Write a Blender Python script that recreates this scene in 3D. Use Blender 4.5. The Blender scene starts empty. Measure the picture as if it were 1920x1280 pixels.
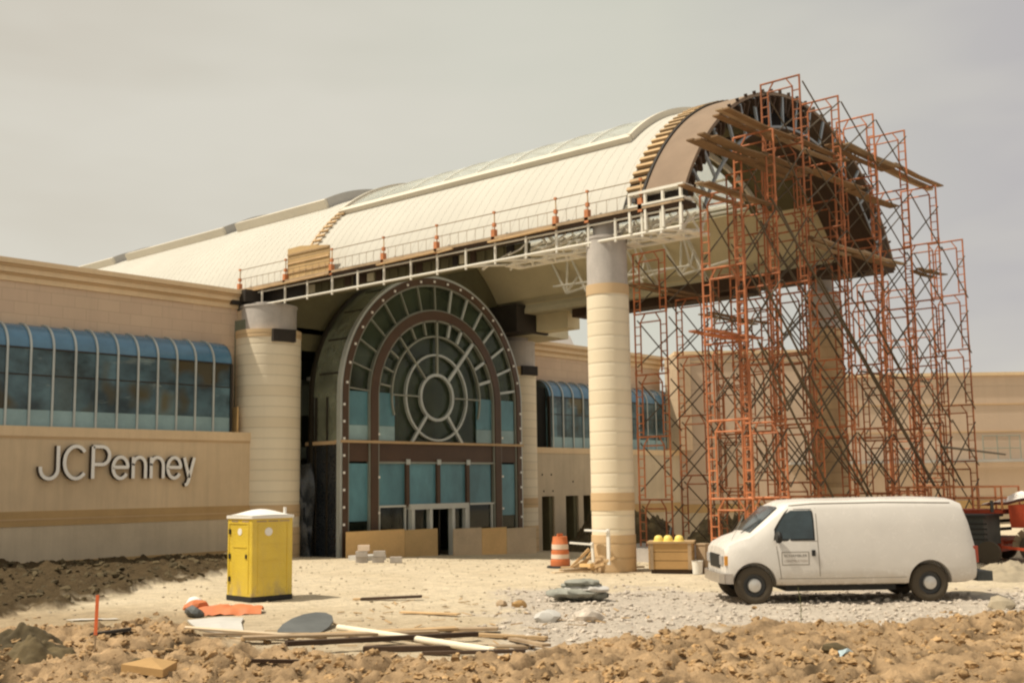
import bpy, math, random
from math import sin, cos, pi, radians, sqrt, atan2, hypot
from mathutils import Vector, Matrix, noise
random.seed(11)
S = bpy.context.scene
COL = S.collection

# ------------------------------------------------------------------ helpers
class MB:
    """collects solid pieces; build() links them as ONE mesh object"""
    def __init__(s): s.v = []; s.f = []
    def add(s, vs, fs):
        n = len(s.v); s.v += [tuple(p) for p in vs]; s.f += [tuple(i+n for i in f) for f in fs]; return s
    def box(s, x0, y0, z0, x1, y1, z1):
        if x0 > x1: x0, x1 = x1, x0
        if y0 > y1: y0, y1 = y1, y0
        if z0 > z1: z0, z1 = z1, z0
        return s.add([(x0,y0,z0),(x1,y0,z0),(x1,y1,z0),(x0,y1,z0),(x0,y0,z1),(x1,y0,z1),(x1,y1,z1),(x0,y1,z1)],
              [(0,3,2,1),(4,5,6,7),(0,1,5,4),(1,2,6,5),(2,3,7,6),(3,0,4,7)])
    def obox(s, c, u, v, w):
        """oriented box: centre c, half-axis vectors u v w"""
        c, u, v, w = map(Vector, (c, u, v, w)); P = []
        for k in (-1, 1):
            for a, b in ((-1,-1),(1,-1),(1,1),(-1,1)): P.append(c + u*a + v*b + w*k)
        return s.add(P, [(0,3,2,1),(4,5,6,7),(0,1,5,4),(1,2,6,5),(2,3,7,6),(3,0,4,7)])
    def bar(s, p, q, w, h, up=(0,0,1)):
        p, q = Vector(p), Vector(q); d = q-p; L = d.length
        if L < 1e-6: return s
        d /= L; up = Vector(up)
        if abs(d.dot(up)) > .99: up = Vector((1,0,0)) if abs(d.x) < .9 else Vector((0,1,0))
        a = d.cross(up).normalized(); b = a.cross(d)
        return s.obox((p+q)/2, a*w/2, b*h/2, d*L/2)
    def tube(s, p, q, r, n=6, r2=None, cap=True):
        p, q = Vector(p), Vector(q); d = (q-p)
        if d.length < 1e-6: return s
        d.normalize(); r2 = r if r2 is None else r2
        a = d.orthogonal().normalized(); b = d.cross(a)
        vs = [p + (a*cos(2*pi*i/n) + b*sin(2*pi*i/n))*r for i in range(n)] + [q + (a*cos(2*pi*i/n) + b*sin(2*pi*i/n))*r2 for i in range(n)]
        fs = [(i, (i+1) % n, (i+1) % n + n, i+n) for i in range(n)]
        if cap: fs += [tuple(range(n-1, -1, -1)), tuple(range(n, 2*n))]
        return s.add(vs, fs)
    def path(s, pts, r, n=6):
        for a, b in zip(pts, pts[1:]): s.tube(a, b, r, n)
        return s
    def lathe(s, prof, c=(0,0,0), n=32, axis='z', a0=0.0):
        vs = []; fs = []; m = len(prof)
        for i in range(n):
            t = a0 + 2*pi*i/n
            for (r, z) in prof:
                if axis == 'z': vs.append((c[0]+r*cos(t), c[1]+r*sin(t), c[2]+z))
                elif axis == 'y': vs.append((c[0]+r*cos(t), c[1]+z, c[2]+r*sin(t)))
                else: vs.append((c[0]+z, c[1]+r*cos(t), c[2]+r*sin(t)))
        for i in range(n):
            j = (i+1) % n
            for k in range(m-1): fs.append((i*m+k, j*m+k, j*m+k+1, i*m+k+1))
        return s.add(vs, fs)
    def prism(s, poly, f, d0, d1):
        """poly: 2d points, f(u,v,d) -> xyz"""
        n = len(poly)
        vs = [f(u, v, d0) for u, v in poly] + [f(u, v, d1) for u, v in poly]
        return s.add(vs, [tuple(range(n-1, -1, -1)), tuple(range(n, 2*n))] + [(i, (i+1) % n, (i+1) % n + n, i+n) for i in range(n)])
    def arc(s, c, r0, r1, y0, y1, a0, a1, n=48):
        """curved slab about an axis parallel to Y: centre (x,z), degrees"""
        cx, cz = c; vs = []; fs = []
        for i in range(n+1):
            t = radians(a0 + (a1-a0)*i/n); C_, S_ = cos(t), sin(t)
            vs += [(cx+r0*C_, y0, cz+r0*S_), (cx+r1*C_, y0, cz+r1*S_), (cx+r1*C_, y1, cz+r1*S_), (cx+r0*C_, y1, cz+r0*S_)]
        for i in range(n):
            a, b = i*4, i*4+4
            for k in range(4): fs.append((a+k, a+(k+1) % 4, b+(k+1) % 4, b+k))
        fs += [(0,3,2,1), (n*4, n*4+1, n*4+2, n*4+3)]
        return s.add(vs, fs)
    def sheet(s, grid):
        m = len(grid[0]); vs = [p for r in grid for p in r]
        return s.add(vs, [(i*m+j, i*m+j+1, (i+1)*m+j+1, (i+1)*m+j) for i in range(len(grid)-1) for j in range(m-1)])
    def rock(s, c, r, sq=(1,1,1), sub=0, jit=.25, rnd=random):
        base = ICO1 if sub else ICO0; R = Matrix.Rotation(rnd.uniform(0, 6.28), 3, 'Z') @ Matrix.Rotation(rnd.uniform(-.5, .5), 3, 'X')
        vs = []
        for v in base[0]:
            w = Vector((v[0]*sq[0], v[1]*sq[1], v[2]*sq[2]))*r*(1+rnd.uniform(-jit, jit)); w = R @ w
            vs.append((c[0]+w.x, c[1]+w.y, c[2]+w.z))
        return s.add(vs, base[1])
    def build(s, name, mat, parent=None, smooth=None, **props):
        me = bpy.data.meshes.new(name); me.from_pydata(s.v, [], s.f); me.update()
        if smooth:
            me.polygons.foreach_set('use_smooth', [True]*len(me.polygons)); me.set_sharp_from_angle(angle=radians(smooth))
        if mat: me.materials.append(mat)
        o = bpy.data.objects.new(name, me); COL.objects.link(o)
        if parent: adopt(o, parent)
        for k, v in props.items(): o[k] = v
        return o
def adopt(o, parent):
    o.parent = parent
    root = parent
    if parent.get('_loc') is not None:      # a root empty placed in the world while its parts are modelled in world coordinates
        o.matrix_parent_inverse = Matrix.Translation(-Vector(parent['_loc']))
def ico(sub):
    t = (1+sqrt(5))/2
    v = [Vector(p).normalized() for p in ((-1,t,0),(1,t,0),(-1,-t,0),(1,-t,0),(0,-1,t),(0,1,t),(0,-1,-t),(0,1,-t),(t,0,-1),(t,0,1),(-t,0,-1),(-t,0,1))]
    f = [(0,11,5),(0,5,1),(0,1,7),(0,7,10),(0,10,11),(1,5,9),(5,11,4),(11,10,2),(10,7,6),(7,1,8),(3,9,4),(3,4,2),(3,2,6),(3,6,8),(3,8,9),(4,9,5),(2,4,11),(6,2,10),(8,6,7),(9,8,1)]
    for _ in range(sub):
        nf = []; mid = {}
        def m(a, b):
            k = (min(a,b), max(a,b))
            if k not in mid: v.append(((v[a]+v[b])/2).normalized()); mid[k] = len(v)-1
            return mid[k]
        for a, b, c in f:
            x, y, z = m(a,b), m(b,c), m(c,a); nf += [(a,x,z),(b,y,x),(c,z,y),(x,y,z)]
        f = nf
    return [tuple(p) for p in v], f
ICO0 = ico(0); ICO1 = ico(1); ICO2 = ico(2)

def tag(o, label=None, cat=None, group=None, kind=None):
    if label: o['label'] = label
    if cat: o['category'] = cat
    if group: o['group'] = group
    if kind: o['kind'] = kind
    return o
def thing(name, label, cat, loc=(0,0,0), group=None, world=True, rotz=0.0):
    """Empty at the thing's base; world=True: its parts are modelled in world coordinates"""
    o = bpy.data.objects.new(name, None); COL.objects.link(o); o.location = loc; o.rotation_euler = (0,0,rotz); o.empty_display_size = .3
    tag(o, label, cat, group)
    if world: ROOTLOC[o.name] = tuple(loc)
    return o
ROOTLOC = {}
def adopt(o, parent):
    o.parent = parent
    if parent.name in ROOTLOC: o.matrix_parent_inverse = Matrix.Translation(-Vector(ROOTLOC[parent.name]))
def dup(root, loc, rotz=None, label=None):
    r = root.copy(); COL.objects.link(r); r.location = loc
    if rotz is not None: r.rotation_euler = (0,0,rotz)
    if label: r['label'] = label
    for ch in list(root.children):
        c = ch.copy(); COL.objects.link(c); c.parent = r
        for g in list(ch.children):
            d = g.copy(); COL.objects.link(d); d.parent = c
    return r

# ------------------------------------------------------------------ materials
def nodes(name):
    m = bpy.data.materials.new(name); m.use_nodes = True; nt = m.node_tree
    return m, nt, nt.nodes['Principled BSDF'], nt.nodes.new, nt.links.new
def mth(nt, op, a, b=None, clamp=False):
    n = nt.nodes.new('ShaderNodeMath'); n.operation = op; n.use_clamp = clamp
    for i, x in enumerate((a, b)):
        if x is None: continue
        if isinstance(x, (int, float)): n.inputs[i].default_value = x
        else: nt.links.new(x, n.inputs[i])
    return n.outputs[0]
def mixc(nt, fac, a, b, mode='MIX'):
    n = nt.nodes.new('ShaderNodeMix'); n.data_type = 'RGBA'; n.blend_type = mode
    for s_, x in ((n.inputs[0], fac), (n.inputs[6], a), (n.inputs[7], b)):
        if isinstance(x, (int, float)): s_.default_value = x
        elif isinstance(x, (tuple, list)): s_.default_value = (*x[:3], 1)
        else: nt.links.new(x, s_)
    return n.outputs[2]
def tex(nt, scale, detail=4, rough=.6, vec=None, kind='ShaderNodeTexNoise', stretch=None):
    co = nt.nodes.new('ShaderNodeTexCoord'); n = nt.nodes.new(kind)
    v = co.outputs['Object'] if vec is None else vec
    if stretch:
        mp = nt.nodes.new('ShaderNodeMapping'); mp.inputs['Scale'].default_value = stretch; nt.links.new(v, mp.inputs['Vector']); v = mp.outputs[0]
    nt.links.new(v, n.inputs['Vector']); n.inputs['Scale'].default_value = scale
    if kind == 'ShaderNodeTexNoise': n.inputs['Detail'].default_value = detail; n.inputs['Roughness'].default_value = rough
    return n.outputs[0]
def ramp(nt, fac, lo, hi):
    n = nt.nodes.new('ShaderNodeMapRange'); n.inputs[1].default_value = lo; n.inputs[2].default_value = hi; nt.links.new(fac, n.inputs[0]); return n.outputs[0]
def sc(c, k): return tuple(min(1, x*k) for x in c[:3])
def mat(name, c, rough=.8, var=.18, scale=1.2, fine=18, bump=.15, metal=0., stretch=None, spec=.35, dirt=None, streak=0.0, each=0.0):
    m, nt, b, N, L = nodes(name)
    big = ramp(nt, tex(nt, scale, 5, .65, stretch=stretch), .3, .7)
    col = mixc(nt, big, sc(c, 1-var), sc(c, 1+var))
    fn = tex(nt, fine, 3, .7, stretch=stretch)
    col = mixc(nt, ramp(nt, fn, .35, .7), sc_mul(nt, col, 1-var*.5), col)
    if each:      # every object of this material gets its own shade
        oi = N('ShaderNodeObjectInfo'); col = mixc(nt, oi.outputs['Random'], sc_mul(nt, col, 1-each), sc_mul(nt, col, 1+each*.8))
    if streak:
        st = ramp(nt, tex(nt, 2.2, 4, .7, stretch=(1.6, 1.6, .12)), .45, .75)
        col = mixc(nt, mth(nt, 'MULTIPLY', st, streak), col, sc(c, .45))
    if dirt:      # (colour, z where it fades out, amount)
        co = N('ShaderNodeTexCoord'); sp = N('ShaderNodeSeparateXYZ'); L(co.outputs['Object'], sp.inputs[0])
        z = mth(nt, 'ADD', sp.outputs[2], mth(nt, 'MULTIPLY', fn, .3))
        d = ramp(nt, z, dirt[1]+.15, dirt[1]-.35)
        col = mixc(nt, mth(nt, 'MULTIPLY', d, dirt[2], True), col, dirt[0])
    L(col, b.inputs['Base Color']); b.inputs['Metallic'].default_value = metal
    L(mth(nt, 'ADD', mth(nt, 'MULTIPLY', fn, .16), rough-.08, True), b.inputs['Roughness'])
    b.inputs['Specular IOR Level'].default_value = spec
    if bump:
        bp = N('ShaderNodeBump'); bp.inputs['Strength'].default_value = bump; bp.inputs['Distance'].default_value = .02; L(fn, bp.inputs['Height']); L(bp.outputs[0], b.inputs['Normal'])
    return m
def sc_mul(nt, col, k):
    return mixc(nt, 1.0, col, (k, k, k), 'MULTIPLY')
def wallmat(name, c, c2=None, bw=.8, bh=.4, joint=.02, jd=.72, var=.12, curved=False, stain=.25, jc=None):
    """coursed block: joints at bh intervals in z, bricks along x+y"""
    m, nt, b, N, L = nodes(name); c2 = c2 or sc(c, 1-var)
    co = N('ShaderNodeTexCoord'); sp = N('ShaderNodeSeparateXYZ'); L(co.outputs['Object'], sp.inputs[0])
    cb = N('ShaderNodeCombineXYZ'); L(mth(nt, 'ADD', sp.outputs[0], sp.outputs[1]), cb.inputs[0]); L(sp.outputs[2], cb.inputs[1])
    if curved:
        zz = mth(nt, 'FRACT', mth(nt, 'DIVIDE', mth(nt, 'ADD', sp.outputs[2], 20), bh))
        edge = mth(nt, 'ABSOLUTE', mth(nt, 'SUBTRACT', zz, .5)); j = ramp(nt, edge, .5-joint/bh*1.6, .5)
        row = mth(nt, 'FLOOR', mth(nt, 'DIVIDE', mth(nt, 'ADD', sp.outputs[2], 20), bh))
        wn = N('ShaderNodeTexWhiteNoise'); wn.noise_dimensions = '1D'; L(row, wn.inputs['W'])
        col = mixc(nt, wn.outputs['Value'], c, c2); fac = j
    else:
        br = N('ShaderNodeTexBrick'); L(cb.outputs[0], br.inputs['Vector']); br.inputs['Scale'].default_value = 1
        br.inputs['Color1'].default_value = (*c, 1); br.inputs['Color2'].default_value = (*c2, 1); br.inputs['Mortar'].default_value = (*(jc or sc(c, jd)), 1)
        br.inputs['Mortar Size'].default_value = joint; br.inputs['Mortar Smooth'].default_value = .6; br.inputs['Brick Width'].default_value = bw; br.inputs['Row Height'].default_value = bh
        col = br.outputs['Color']; fac = br.outputs['Fac']
    if curved: col = mixc(nt, mth(nt, 'MULTIPLY', fac, 1-jd), col, sc(c, .3))
    big = ramp(nt, tex(nt, .35, 6, .6), .35, .7); col = mixc(nt, mth(nt, 'MULTIPLY', big, stain), col, sc(c, .62))
    st = ramp(nt, tex(nt, 1.4, 4, .7, stretch=(1.5, 1.5, .1)), .5, .8); col = mixc(nt, mth(nt, 'MULTIPLY', st, stain*.9), col, sc(c, .55))
    fn = tex(nt, 30, 3, .7); col = mixc(nt, mth(nt, 'MULTIPLY', fn, .22), col, sc(c, .7))
    L(col, b.inputs['Base Color']); b.inputs['Roughness'].default_value = .88; b.inputs['Specular IOR Level'].default_value = .2
    bp = N('ShaderNodeBump'); bp.inputs['Strength'].default_value = .35; bp.inputs['Distance'].default_value = .02
    L(mth(nt, 'SUBTRACT', mth(nt, 'MULTIPLY', fn, .4), fac), bp.inputs['Height']); L(bp.outputs[0], b.inputs['Normal'])
    return m
def glassmat(name, c, rough=.06, alpha=.5, var=.4, scale=.7):
    """tinted pane: part mirror-like coat, part see-through"""
    m, nt, b, N, L = nodes(name)
    n = ramp(nt, tex(nt, scale, 3, .6), .35, .65)
    L(mixc(nt, n, sc(c, 1-var), sc(c, 1+var)), b.inputs['Base Color'])
    b.inputs['Roughness'].default_value = rough; b.inputs['Specular IOR Level'].default_value = .7
    tr = N('ShaderNodeBsdfTransparent'); tr.inputs[0].default_value = (*[min(1, .45+x) for x in c], 1)
    mx = N('ShaderNodeMixShader'); mx.inputs[0].default_value = 1-alpha
    L(b.outputs[0], mx.inputs[1]); L(tr.outputs[0], mx.inputs[2])
    L(mx.outputs[0], nt.nodes['Material Output'].inputs[0])
    return m

M = {}
M['block'] = wallmat('tan_block', (.68,.52,.35), (.63,.48,.33), .85, .42, .012, .75, stain=.25)
M['pinkblock'] = wallmat('pinkish_block', (.66,.50,.355), (.61,.455,.33), .85, .42, .012, .75, stain=.25)
M['stucco'] = mat('tan_precast', (.69,.53,.34), .9, .10, .35, 30, .2, streak=.22)
M['ochre'] = mat('ochre_band_stone', (.50,.33,.15), .9, .10, .8, 25, .2, streak=.1)
M['plinth'] = mat('grey_precast_plinth', (.58,.48,.34), .9, .12, .5, 25, .2, streak=.2)
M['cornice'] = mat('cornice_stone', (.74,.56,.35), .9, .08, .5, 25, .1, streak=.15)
M['cornice2'] = mat('cornice_shadow_stone', (.56,.39,.22), .9, .08, .5, 25, .1)  # darker tone paints shade lines into cornice and sill; plain colour elsewhere
M['farwall'] = wallmat('far_wall_block', (.60,.465,.345), (.57,.44,.33), 2.4, 1.55, .03, .8, stain=.2)
M['colblock'] = wallmat('column_block', (.84,.74,.56), (.78,.67,.49), .8, .40, .03, .74, curved=True, stain=.16)
M['colshade'] = wallmat('shade_tinted_column_block', (.52,.36,.20), (.45,.30,.165), .8, .40, .03, .7, curved=True, stain=.3)  # darker, warmer copy of the column block; shade put into its colour
M['colband'] = wallmat('column_band_block', (.66,.48,.28), (.60,.43,.25), .8, .40, .03, .62, curved=True, stain=.12)
M['concrete'] = mat('grey_concrete', (.50,.46,.42), .9, .14, 1.2, 20, .2, streak=.2)
M['cream'] = mat('cream_membrane_roof', (.50,.475,.41), .75, .05, .3, 8, .05)
M['creamseam'] = mat('cream_roof_seam', (.485,.46,.398), .75, .05, .3, 8, 0)
M['curb'] = mat('cream_curb_flashing', (.64,.58,.47), .6, .06, .5, 10, .05)
M['greycurb'] = mat('grey_curb_flashing', (.42,.40,.37), .6, .1, .5, 10, .05)
M['sheathing'] = mat('brown_roof_sheathing', (.25,.18,.125), .9, .14, .6, 25, .3)
M['black'] = mat('black_building_paper', (.035,.028,.022), .7, .35, .8, 20, .3)
M['darkply'] = mat('dark_brown_plywood', (.07,.042,.025), .85, .3, .7, 15, .2)
M['olive'] = mat('olive_sheathing', (.14,.125,.065), .85, .25, .4, 15, .1)
M['ceiling'] = mat('tan_ceiling_board', (.74,.64,.42), .85, .1, .4, 12, .05)
M['soffit'] = mat('grey_tan_soffit', (.60,.54,.38), .85, .1, .4, 12, .05)
M['wsteel'] = mat('white_primed_steel', (.80,.76,.66), .6, .08, 1, 20, 0, dirt=None)
M['bsteel'] = mat('blue_grey_steel', (.34,.38,.40), .5, .15, 1, 20, 0, metal=.2)
M['orangeclamp'] = mat('orange_clamp_paint', (.58,.22,.09), .6, .2, 3, 20, 0)
M['wood'] = mat('raw_lumber', (.56,.38,.20), .8, .25, 1.2, 14, .1, each=.25, stretch=(1,1,6))
M['wood2'] = mat('weathered_lumber', (.40,.29,.18), .85, .3, 1.2, 14, .1, each=.25)
M['plywood'] = mat('yellow_plywood', (.74,.49,.22), .8, .14, .7, 10, .05)
M['plywood2'] = mat('grey_plywood', (.62,.49,.33), .85, .14, .7, 10, .05)
M['plywood3'] = mat('honey_plywood', (.58,.40,.19), .85, .14, .7, 10, .05)
M['brown'] = mat('brown_anodised_frame', (.082,.043,.022), .5, .2, 1, 20, 0, spec=.5)
M['greyframe'] = mat('grey_green_mullion', (.30,.31,.26), .45, .12, 1, 20, 0, metal=.3)
M['lightframe'] = mat('light_aluminium_mullion', (.50,.53,.50), .4, .1, 1, 20, 0, metal=.3)
M['blackframe'] = mat('dark_bronze_frame', (.03,.024,.016), .5, .2, 1, 20, 0)
M['bluefilm'] = mat('blue_film_on_glass', (.115,.285,.345), .35, .25, .9, 3, .03, each=.14, spec=.5, stretch=(1,1,.5))
M['bluelight'] = mat('pale_blue_film', (.29,.43,.45), .4, .15, .9, 3, .03, each=.12, spec=.5)
M['awnblue'] = mat('blue_curved_glass', (.08,.20,.31), .24, .15, .5, 2, 0, spec=.8)
M['darkglass'] = glassmat('dark_storefront_glass', (.02,.03,.022), .05, .45)
M['arcglass'] = glassmat('green_arch_glass', (.11,.145,.095), .10, .36)
M['skyglass'] = None
M['barrelglass'] = glassmat('olive_barrel_glass', (.32,.34,.25), .18, .5)
M['white'] = mat('white_paint', (.78,.76,.70), .5, .05, 1, 20, 0)
M['doorwhite'] = mat('white_door_frame', (.62,.63,.58), .5, .05, 1, 20, 0)
M['dark'] = mat('dark_opening', (.012,.011,.008), .9, .3, 1, 8, 0)
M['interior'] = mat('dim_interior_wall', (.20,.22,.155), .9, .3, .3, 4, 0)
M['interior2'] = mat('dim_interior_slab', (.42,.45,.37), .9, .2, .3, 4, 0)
M['redsteel'] = mat('red_scaffold_paint', (.54,.19,.078), .65, .42, 1.3, 9, 0, streak=.45, each=.3)
M['brace'] = mat('dull_brace_steel', (.115,.085,.05), .6, .3, .8, 12, 0, metal=.2)
M['plank'] = mat('scaffold_plank_wood', (.24,.145,.07), .85, .25, 1, 12, .1, each=.35)
M['vanwhite'] = mat('white_van_paint', (.70,.665,.61), .26, .05, .9, 4, .02, spec=.6, dirt=((.40,.30,.18), .66, .85), streak=.05)
M['tyre'] = mat('black_rubber', (.035,.034,.03), .85, .25, 3, 30, .1, dirt=((.12,.09,.055), 2.0, .5))
M['rim'] = mat('grey_steel_rim', (.07,.07,.068), .5, .2, 3, 30, 0, metal=.3)
M['hub'] = mat('bright_hubcap', (.62,.60,.56), .35, .1, 3, 30, 0, metal=.5)
M['vanglass'] = mat('van_window_glass', (.030,.048,.055), .08, .5, 1.6, 3, 0, spec=.8)
M['rubber'] = mat('black_trim', (.02,.02,.018), .6, .2, 3, 30, 0)
M['chrome'] = mat('dull_chrome_bumper', (.50,.46,.42), .3, .12, 3, 20, 0, metal=.7)
M['lamporange'] = mat('amber_lens', (.75,.33,.04), .3, .1, 3, 30, 0, spec=.7)
M['lampgrey'] = mat('headlamp_lens', (.38,.40,.42), .15, .2, 6, 30, 0, spec=.8)
M['lampred'] = mat('red_lens', (.35,.05,.02), .3, .1, 3, 30, 0, spec=.7)
M['decal'] = mat('black_lettering', (.10,.085,.06), .7, .1, 3, 30, 0)
M['decal2'] = mat('faded_brown_lettering', (.40,.30,.22), .7, .1, 3, 30, 0)
M['signwhite'] = mat('white_acrylic_letter_face', (.88,.86,.81), .5, .04, 1, 20, 0)
M['signdark'] = mat('bronze_letter_return', (.045,.03,.02), .5, .2, 1, 20, 0)
M['red'] = mat('faded_red_machine_paint', (.42,.06,.02), .6, .2, 1, 12, .05, streak=.3)
M['engine'] = mat('dark_grey_machine', (.06,.065,.062), .6, .35, 1.5, 12, .1)
M['orange'] = mat('orange_plastic', (.62,.19,.07), .6, .12, 3, 20, 0, streak=.1)
M['barrelwhite'] = mat('dusty_white_band', (.75,.62,.50), .7, .1, 3, 20, 0)
M['yellowhat'] = mat('yellow_plastic', (.85,.66,.18), .45, .08, 3, 20, 0)
M['cardboard'] = mat('brown_box_board', (.44,.27,.11), .85, .12, 1, 15, .05)
M['greyrag'] = mat('grey_wire_mesh_bundle', (.27,.27,.23), .85, .35, 2.2, 9, .3)
M['greyplate'] = mat('dark_grey_plate', (.115,.12,.115), .7, .2, 1.2, 12, .05)
M['greysheet'] = mat('pale_grey_sheet', (.52,.50,.46), .7, .12, 1.2, 12, .05)
M['pvc'] = mat('cream_plastic_pipe', (.78,.70,.54), .45, .05, 1, 12, 0)
M['paleblue'] = mat('pale_blue_plastic', (.42,.52,.55), .6, .2, 2, 20, 0)
M['soil'] = mat('dark_soil', (.105,.078,.038), .95, .5, 1.2, 9, .6)
M['rubble'] = mat('grey_tan_rubble', (.36,.30,.21), .95, .25, 1.5, 9, .4)
M['weed'] = mat('green_weed', (.12,.13,.045), .8, .3, 3, 20, 0)
M['clod'] = mat('brown_dirt_clods', (.42,.27,.13), .95, .55, 5, 22, .7)
M['gravel'] = mat('pale_gravel', (.54,.47,.39), .95, .35, 6, 22, .3)
M['signboard'] = mat('orange_stake_ribbon', (.85,.18,.06), .6, .1, 3, 20, 0)
M['tarp'] = mat('black_plastic_tarp', (.022,.026,.03), .28, .4, 1.2, 5, .6, spec=.6)
M['tent'] = mat('white_tent_roof', (.82,.76,.70), .7, .05, 1, 10, 0)

def yellow_plastic():
    m, nt, b, N, L = nodes('yellow_toilet_plastic')
    n = tex(nt, 1.5, 3, .5); L(mixc(nt, ramp(nt, n, .3, .7), (.62,.44,.045), (.72,.53,.065)), b.inputs['Base Color'])
    dz = ramp(nt, tex(nt, 5, 5, .7, stretch=(1,1,.4)), .45, .75); sp2 = N('ShaderNodeSeparateXYZ'); c2 = N('ShaderNodeTexCoord'); L(c2.outputs['Object'], sp2.inputs[0])
    low = ramp(nt, sp2.outputs[2], .55, .1); L(mixc(nt, mth(nt, 'MULTIPLY', mth(nt, 'ADD', low, .18), dz, True), b.inputs['Base Color'].links[0].from_socket, (.36,.27,.14)), b.inputs['Base Color'])
    b.inputs['Roughness'].default_value = .22; b.inputs['Specular IOR Level'].default_value = .6
    w = tex(nt, 22, 2, .5); bp = N('ShaderNodeBump'); bp.inputs['Strength'].default_value = .35; bp.inputs['Distance'].default_value = .03
    L(w, bp.inputs['Height']); L(bp.outputs[0], b.inputs['Normal']); return m
M['potty'] = yellow_plastic()
def translucent(name, c, alpha):
    m, nt, b, N, L = nodes(name); nt.nodes.remove(b)
    d = N('ShaderNodeBsdfDiffuse'); d.inputs[0].default_value = (*c, 1)
    t = N('ShaderNodeBsdfTranslucent'); t.inputs[0].default_value = (*c, 1)
    g = N('ShaderNodeBsdfGlossy'); g.inputs[0].default_value = (.9,.9,.9,1); g.inputs['Roughness'].default_value = .25
    tr = N('ShaderNodeBsdfTransparent')
    a = N('ShaderNodeMixShader'); a.inputs[0].default_value = .5; L(d.outputs[0], a.inputs[1]); L(t.outputs[0], a.inputs[2])
    f = N('ShaderNodeMixShader'); f.inputs[0].default_value = .12; L(a.outputs[0], f.inputs[1]); L(g.outputs[0], f.inputs[2])
    e = N('ShaderNodeMixShader'); e.inputs[0].default_value = alpha; L(f.outputs[0], e.inputs[1]); L(tr.outputs[0], e.inputs[2])
    L(e.outputs[0], nt.nodes['Material Output'].inputs[0]); return m
M['skyglass'] = translucent('translucent_skylight_panel', (.72,.75,.70), .5)
def awnglass():
    m, nt, b, N, L = nodes('dark_teal_window_glass')
    a = tex(nt, .55, 4, .6, stretch=(1,1,1.4)); c = tex(nt, .9, 5, .7, stretch=(.5,.5,2.2))
    col = mixc(nt, ramp(nt, a, .38, .62), (.025,.045,.050), (.085,.155,.18))
    col = mixc(nt, ramp(nt, c, .60, .68), col, (.17,.22,.21))
    co = N('ShaderNodeTexCoord'); sp = N('ShaderNodeSeparateXYZ'); L(co.outputs['Object'], sp.inputs[0])
    wn = N('ShaderNodeTexWhiteNoise'); wn.noise_dimensions = '2D'; cb = N('ShaderNodeCombineXYZ'); L(mth(nt, 'FLOOR', mth(nt, 'DIVIDE', mth(nt, 'ADD', sp.outputs[0], 2.72), .776)), cb.inputs[0]); L(mth(nt, 'GREATER_THAN', sp.outputs[2], 6.35), cb.inputs[1]); L(cb.outputs[0], wn.inputs['Vector'])
    col = mixc(nt, ramp(nt, tex(nt, .45, 2), .60, .68), col, (.075,.06,.02))
    L(mixc(nt, wn.outputs['Value'], sc_mul(nt, col, .55), sc_mul(nt, col, 1.5)), b.inputs['Base Color'])
    b.inputs['Roughness'].default_value = .12; b.inputs['Specular IOR Level'].default_value = .5; return m
M['awnglass'] = awnglass()
# ------------------------------------------------------------------ camera, sun, sky
cd = bpy.data.cameras.new('camera'); cam = bpy.data.objects.new('camera', cd); COL.objects.link(cam); S.camera = cam
_f = Vector((.74440605,.65598005,.12469888)); _r = Vector((.66242105,-.74899505,-.01430989)); _u = _r.cross(_f)
CAMP = Vector((-27.16614925,-20.11294008,2.5))
cam.matrix_world = Matrix(((_r.x,_u.x,-_f.x,CAMP.x),(_r.y,_u.y,-_f.y,CAMP.y),(_r.z,_u.z,-_f.z,CAMP.z),(0,0,0,1)))
cd.sensor_width = 36; cd.lens = 36*2144.8/1920; cd.clip_end = 5000; cd.clip_start = .1
SUN_AZ = (-.80, .60); SUN_EL = radians(60)
sl = bpy.data.lights.new('sun', 'SUN'); so = bpy.data.objects.new('sun', sl); COL.objects.link(so)
sd = Vector((SUN_AZ[0]*cos(SUN_EL), SUN_AZ[1]*cos(SUN_EL), sin(SUN_EL)))
so.rotation_euler = sd.to_track_quat('Z', 'Y').to_euler(); so.location = (0,0,60)
sl.energy = 4.9; sl.angle = radians(.9); sl.color = (1.0, .91, .76)
W = bpy.data.worlds.new('World'); S.world = W; W.use_nodes = True
nt = W.node_tree; bg = nt.nodes['Background']
sky = nt.nodes.new('ShaderNodeTexSky'); sky.sky_type = 'NISHITA'; sky.sun_disc = False; sky.sun_elevation = SUN_EL; sky.sun_rotation = atan2(SUN_AZ[0], SUN_AZ[1])
sky.dust_density = 5; sky.air_density = 1.2
tc = nt.nodes.new('ShaderNodeTexCoord'); sp = nt.nodes.new('ShaderNodeSeparateXYZ'); nt.links.new(tc.outputs['Generated'], sp.inputs[0])
# thick summer haze: warm grey, paler low down, lavender-grey towards the right of the building
az = mth(nt, 'SUBTRACT', mth(nt, 'MULTIPLY', sp.outputs[0], _r.x), mth(nt, 'MULTIPLY', sp.outputs[1], -_r.y))
hz = mixc(nt, ramp(nt, az, -.35, -.02), (.62,.565,.465), (.68,.67,.57))
hz = mixc(nt, ramp(nt, az, .12, .42), hz, (.53,.505,.505))
hz = mixc(nt, ramp(nt, sp.outputs[2], .10, .42), hz, sc_mul(nt, hz, .96))
cl = tex(nt, 1.6, 4, .55, vec=tc.outputs['Generated'], stretch=(1, 1, 3.5))
hz = mixc(nt, mth(nt, 'MULTIPLY', ramp(nt, cl, .38, .66), .85), hz, (.735,.70,.605))
hs = nt.nodes.new('ShaderNodeVectorMath'); hs.operation = 'SCALE'; nt.links.new(hz, hs.inputs[0]); hs.inputs['Scale'].default_value = 10.0
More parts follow.
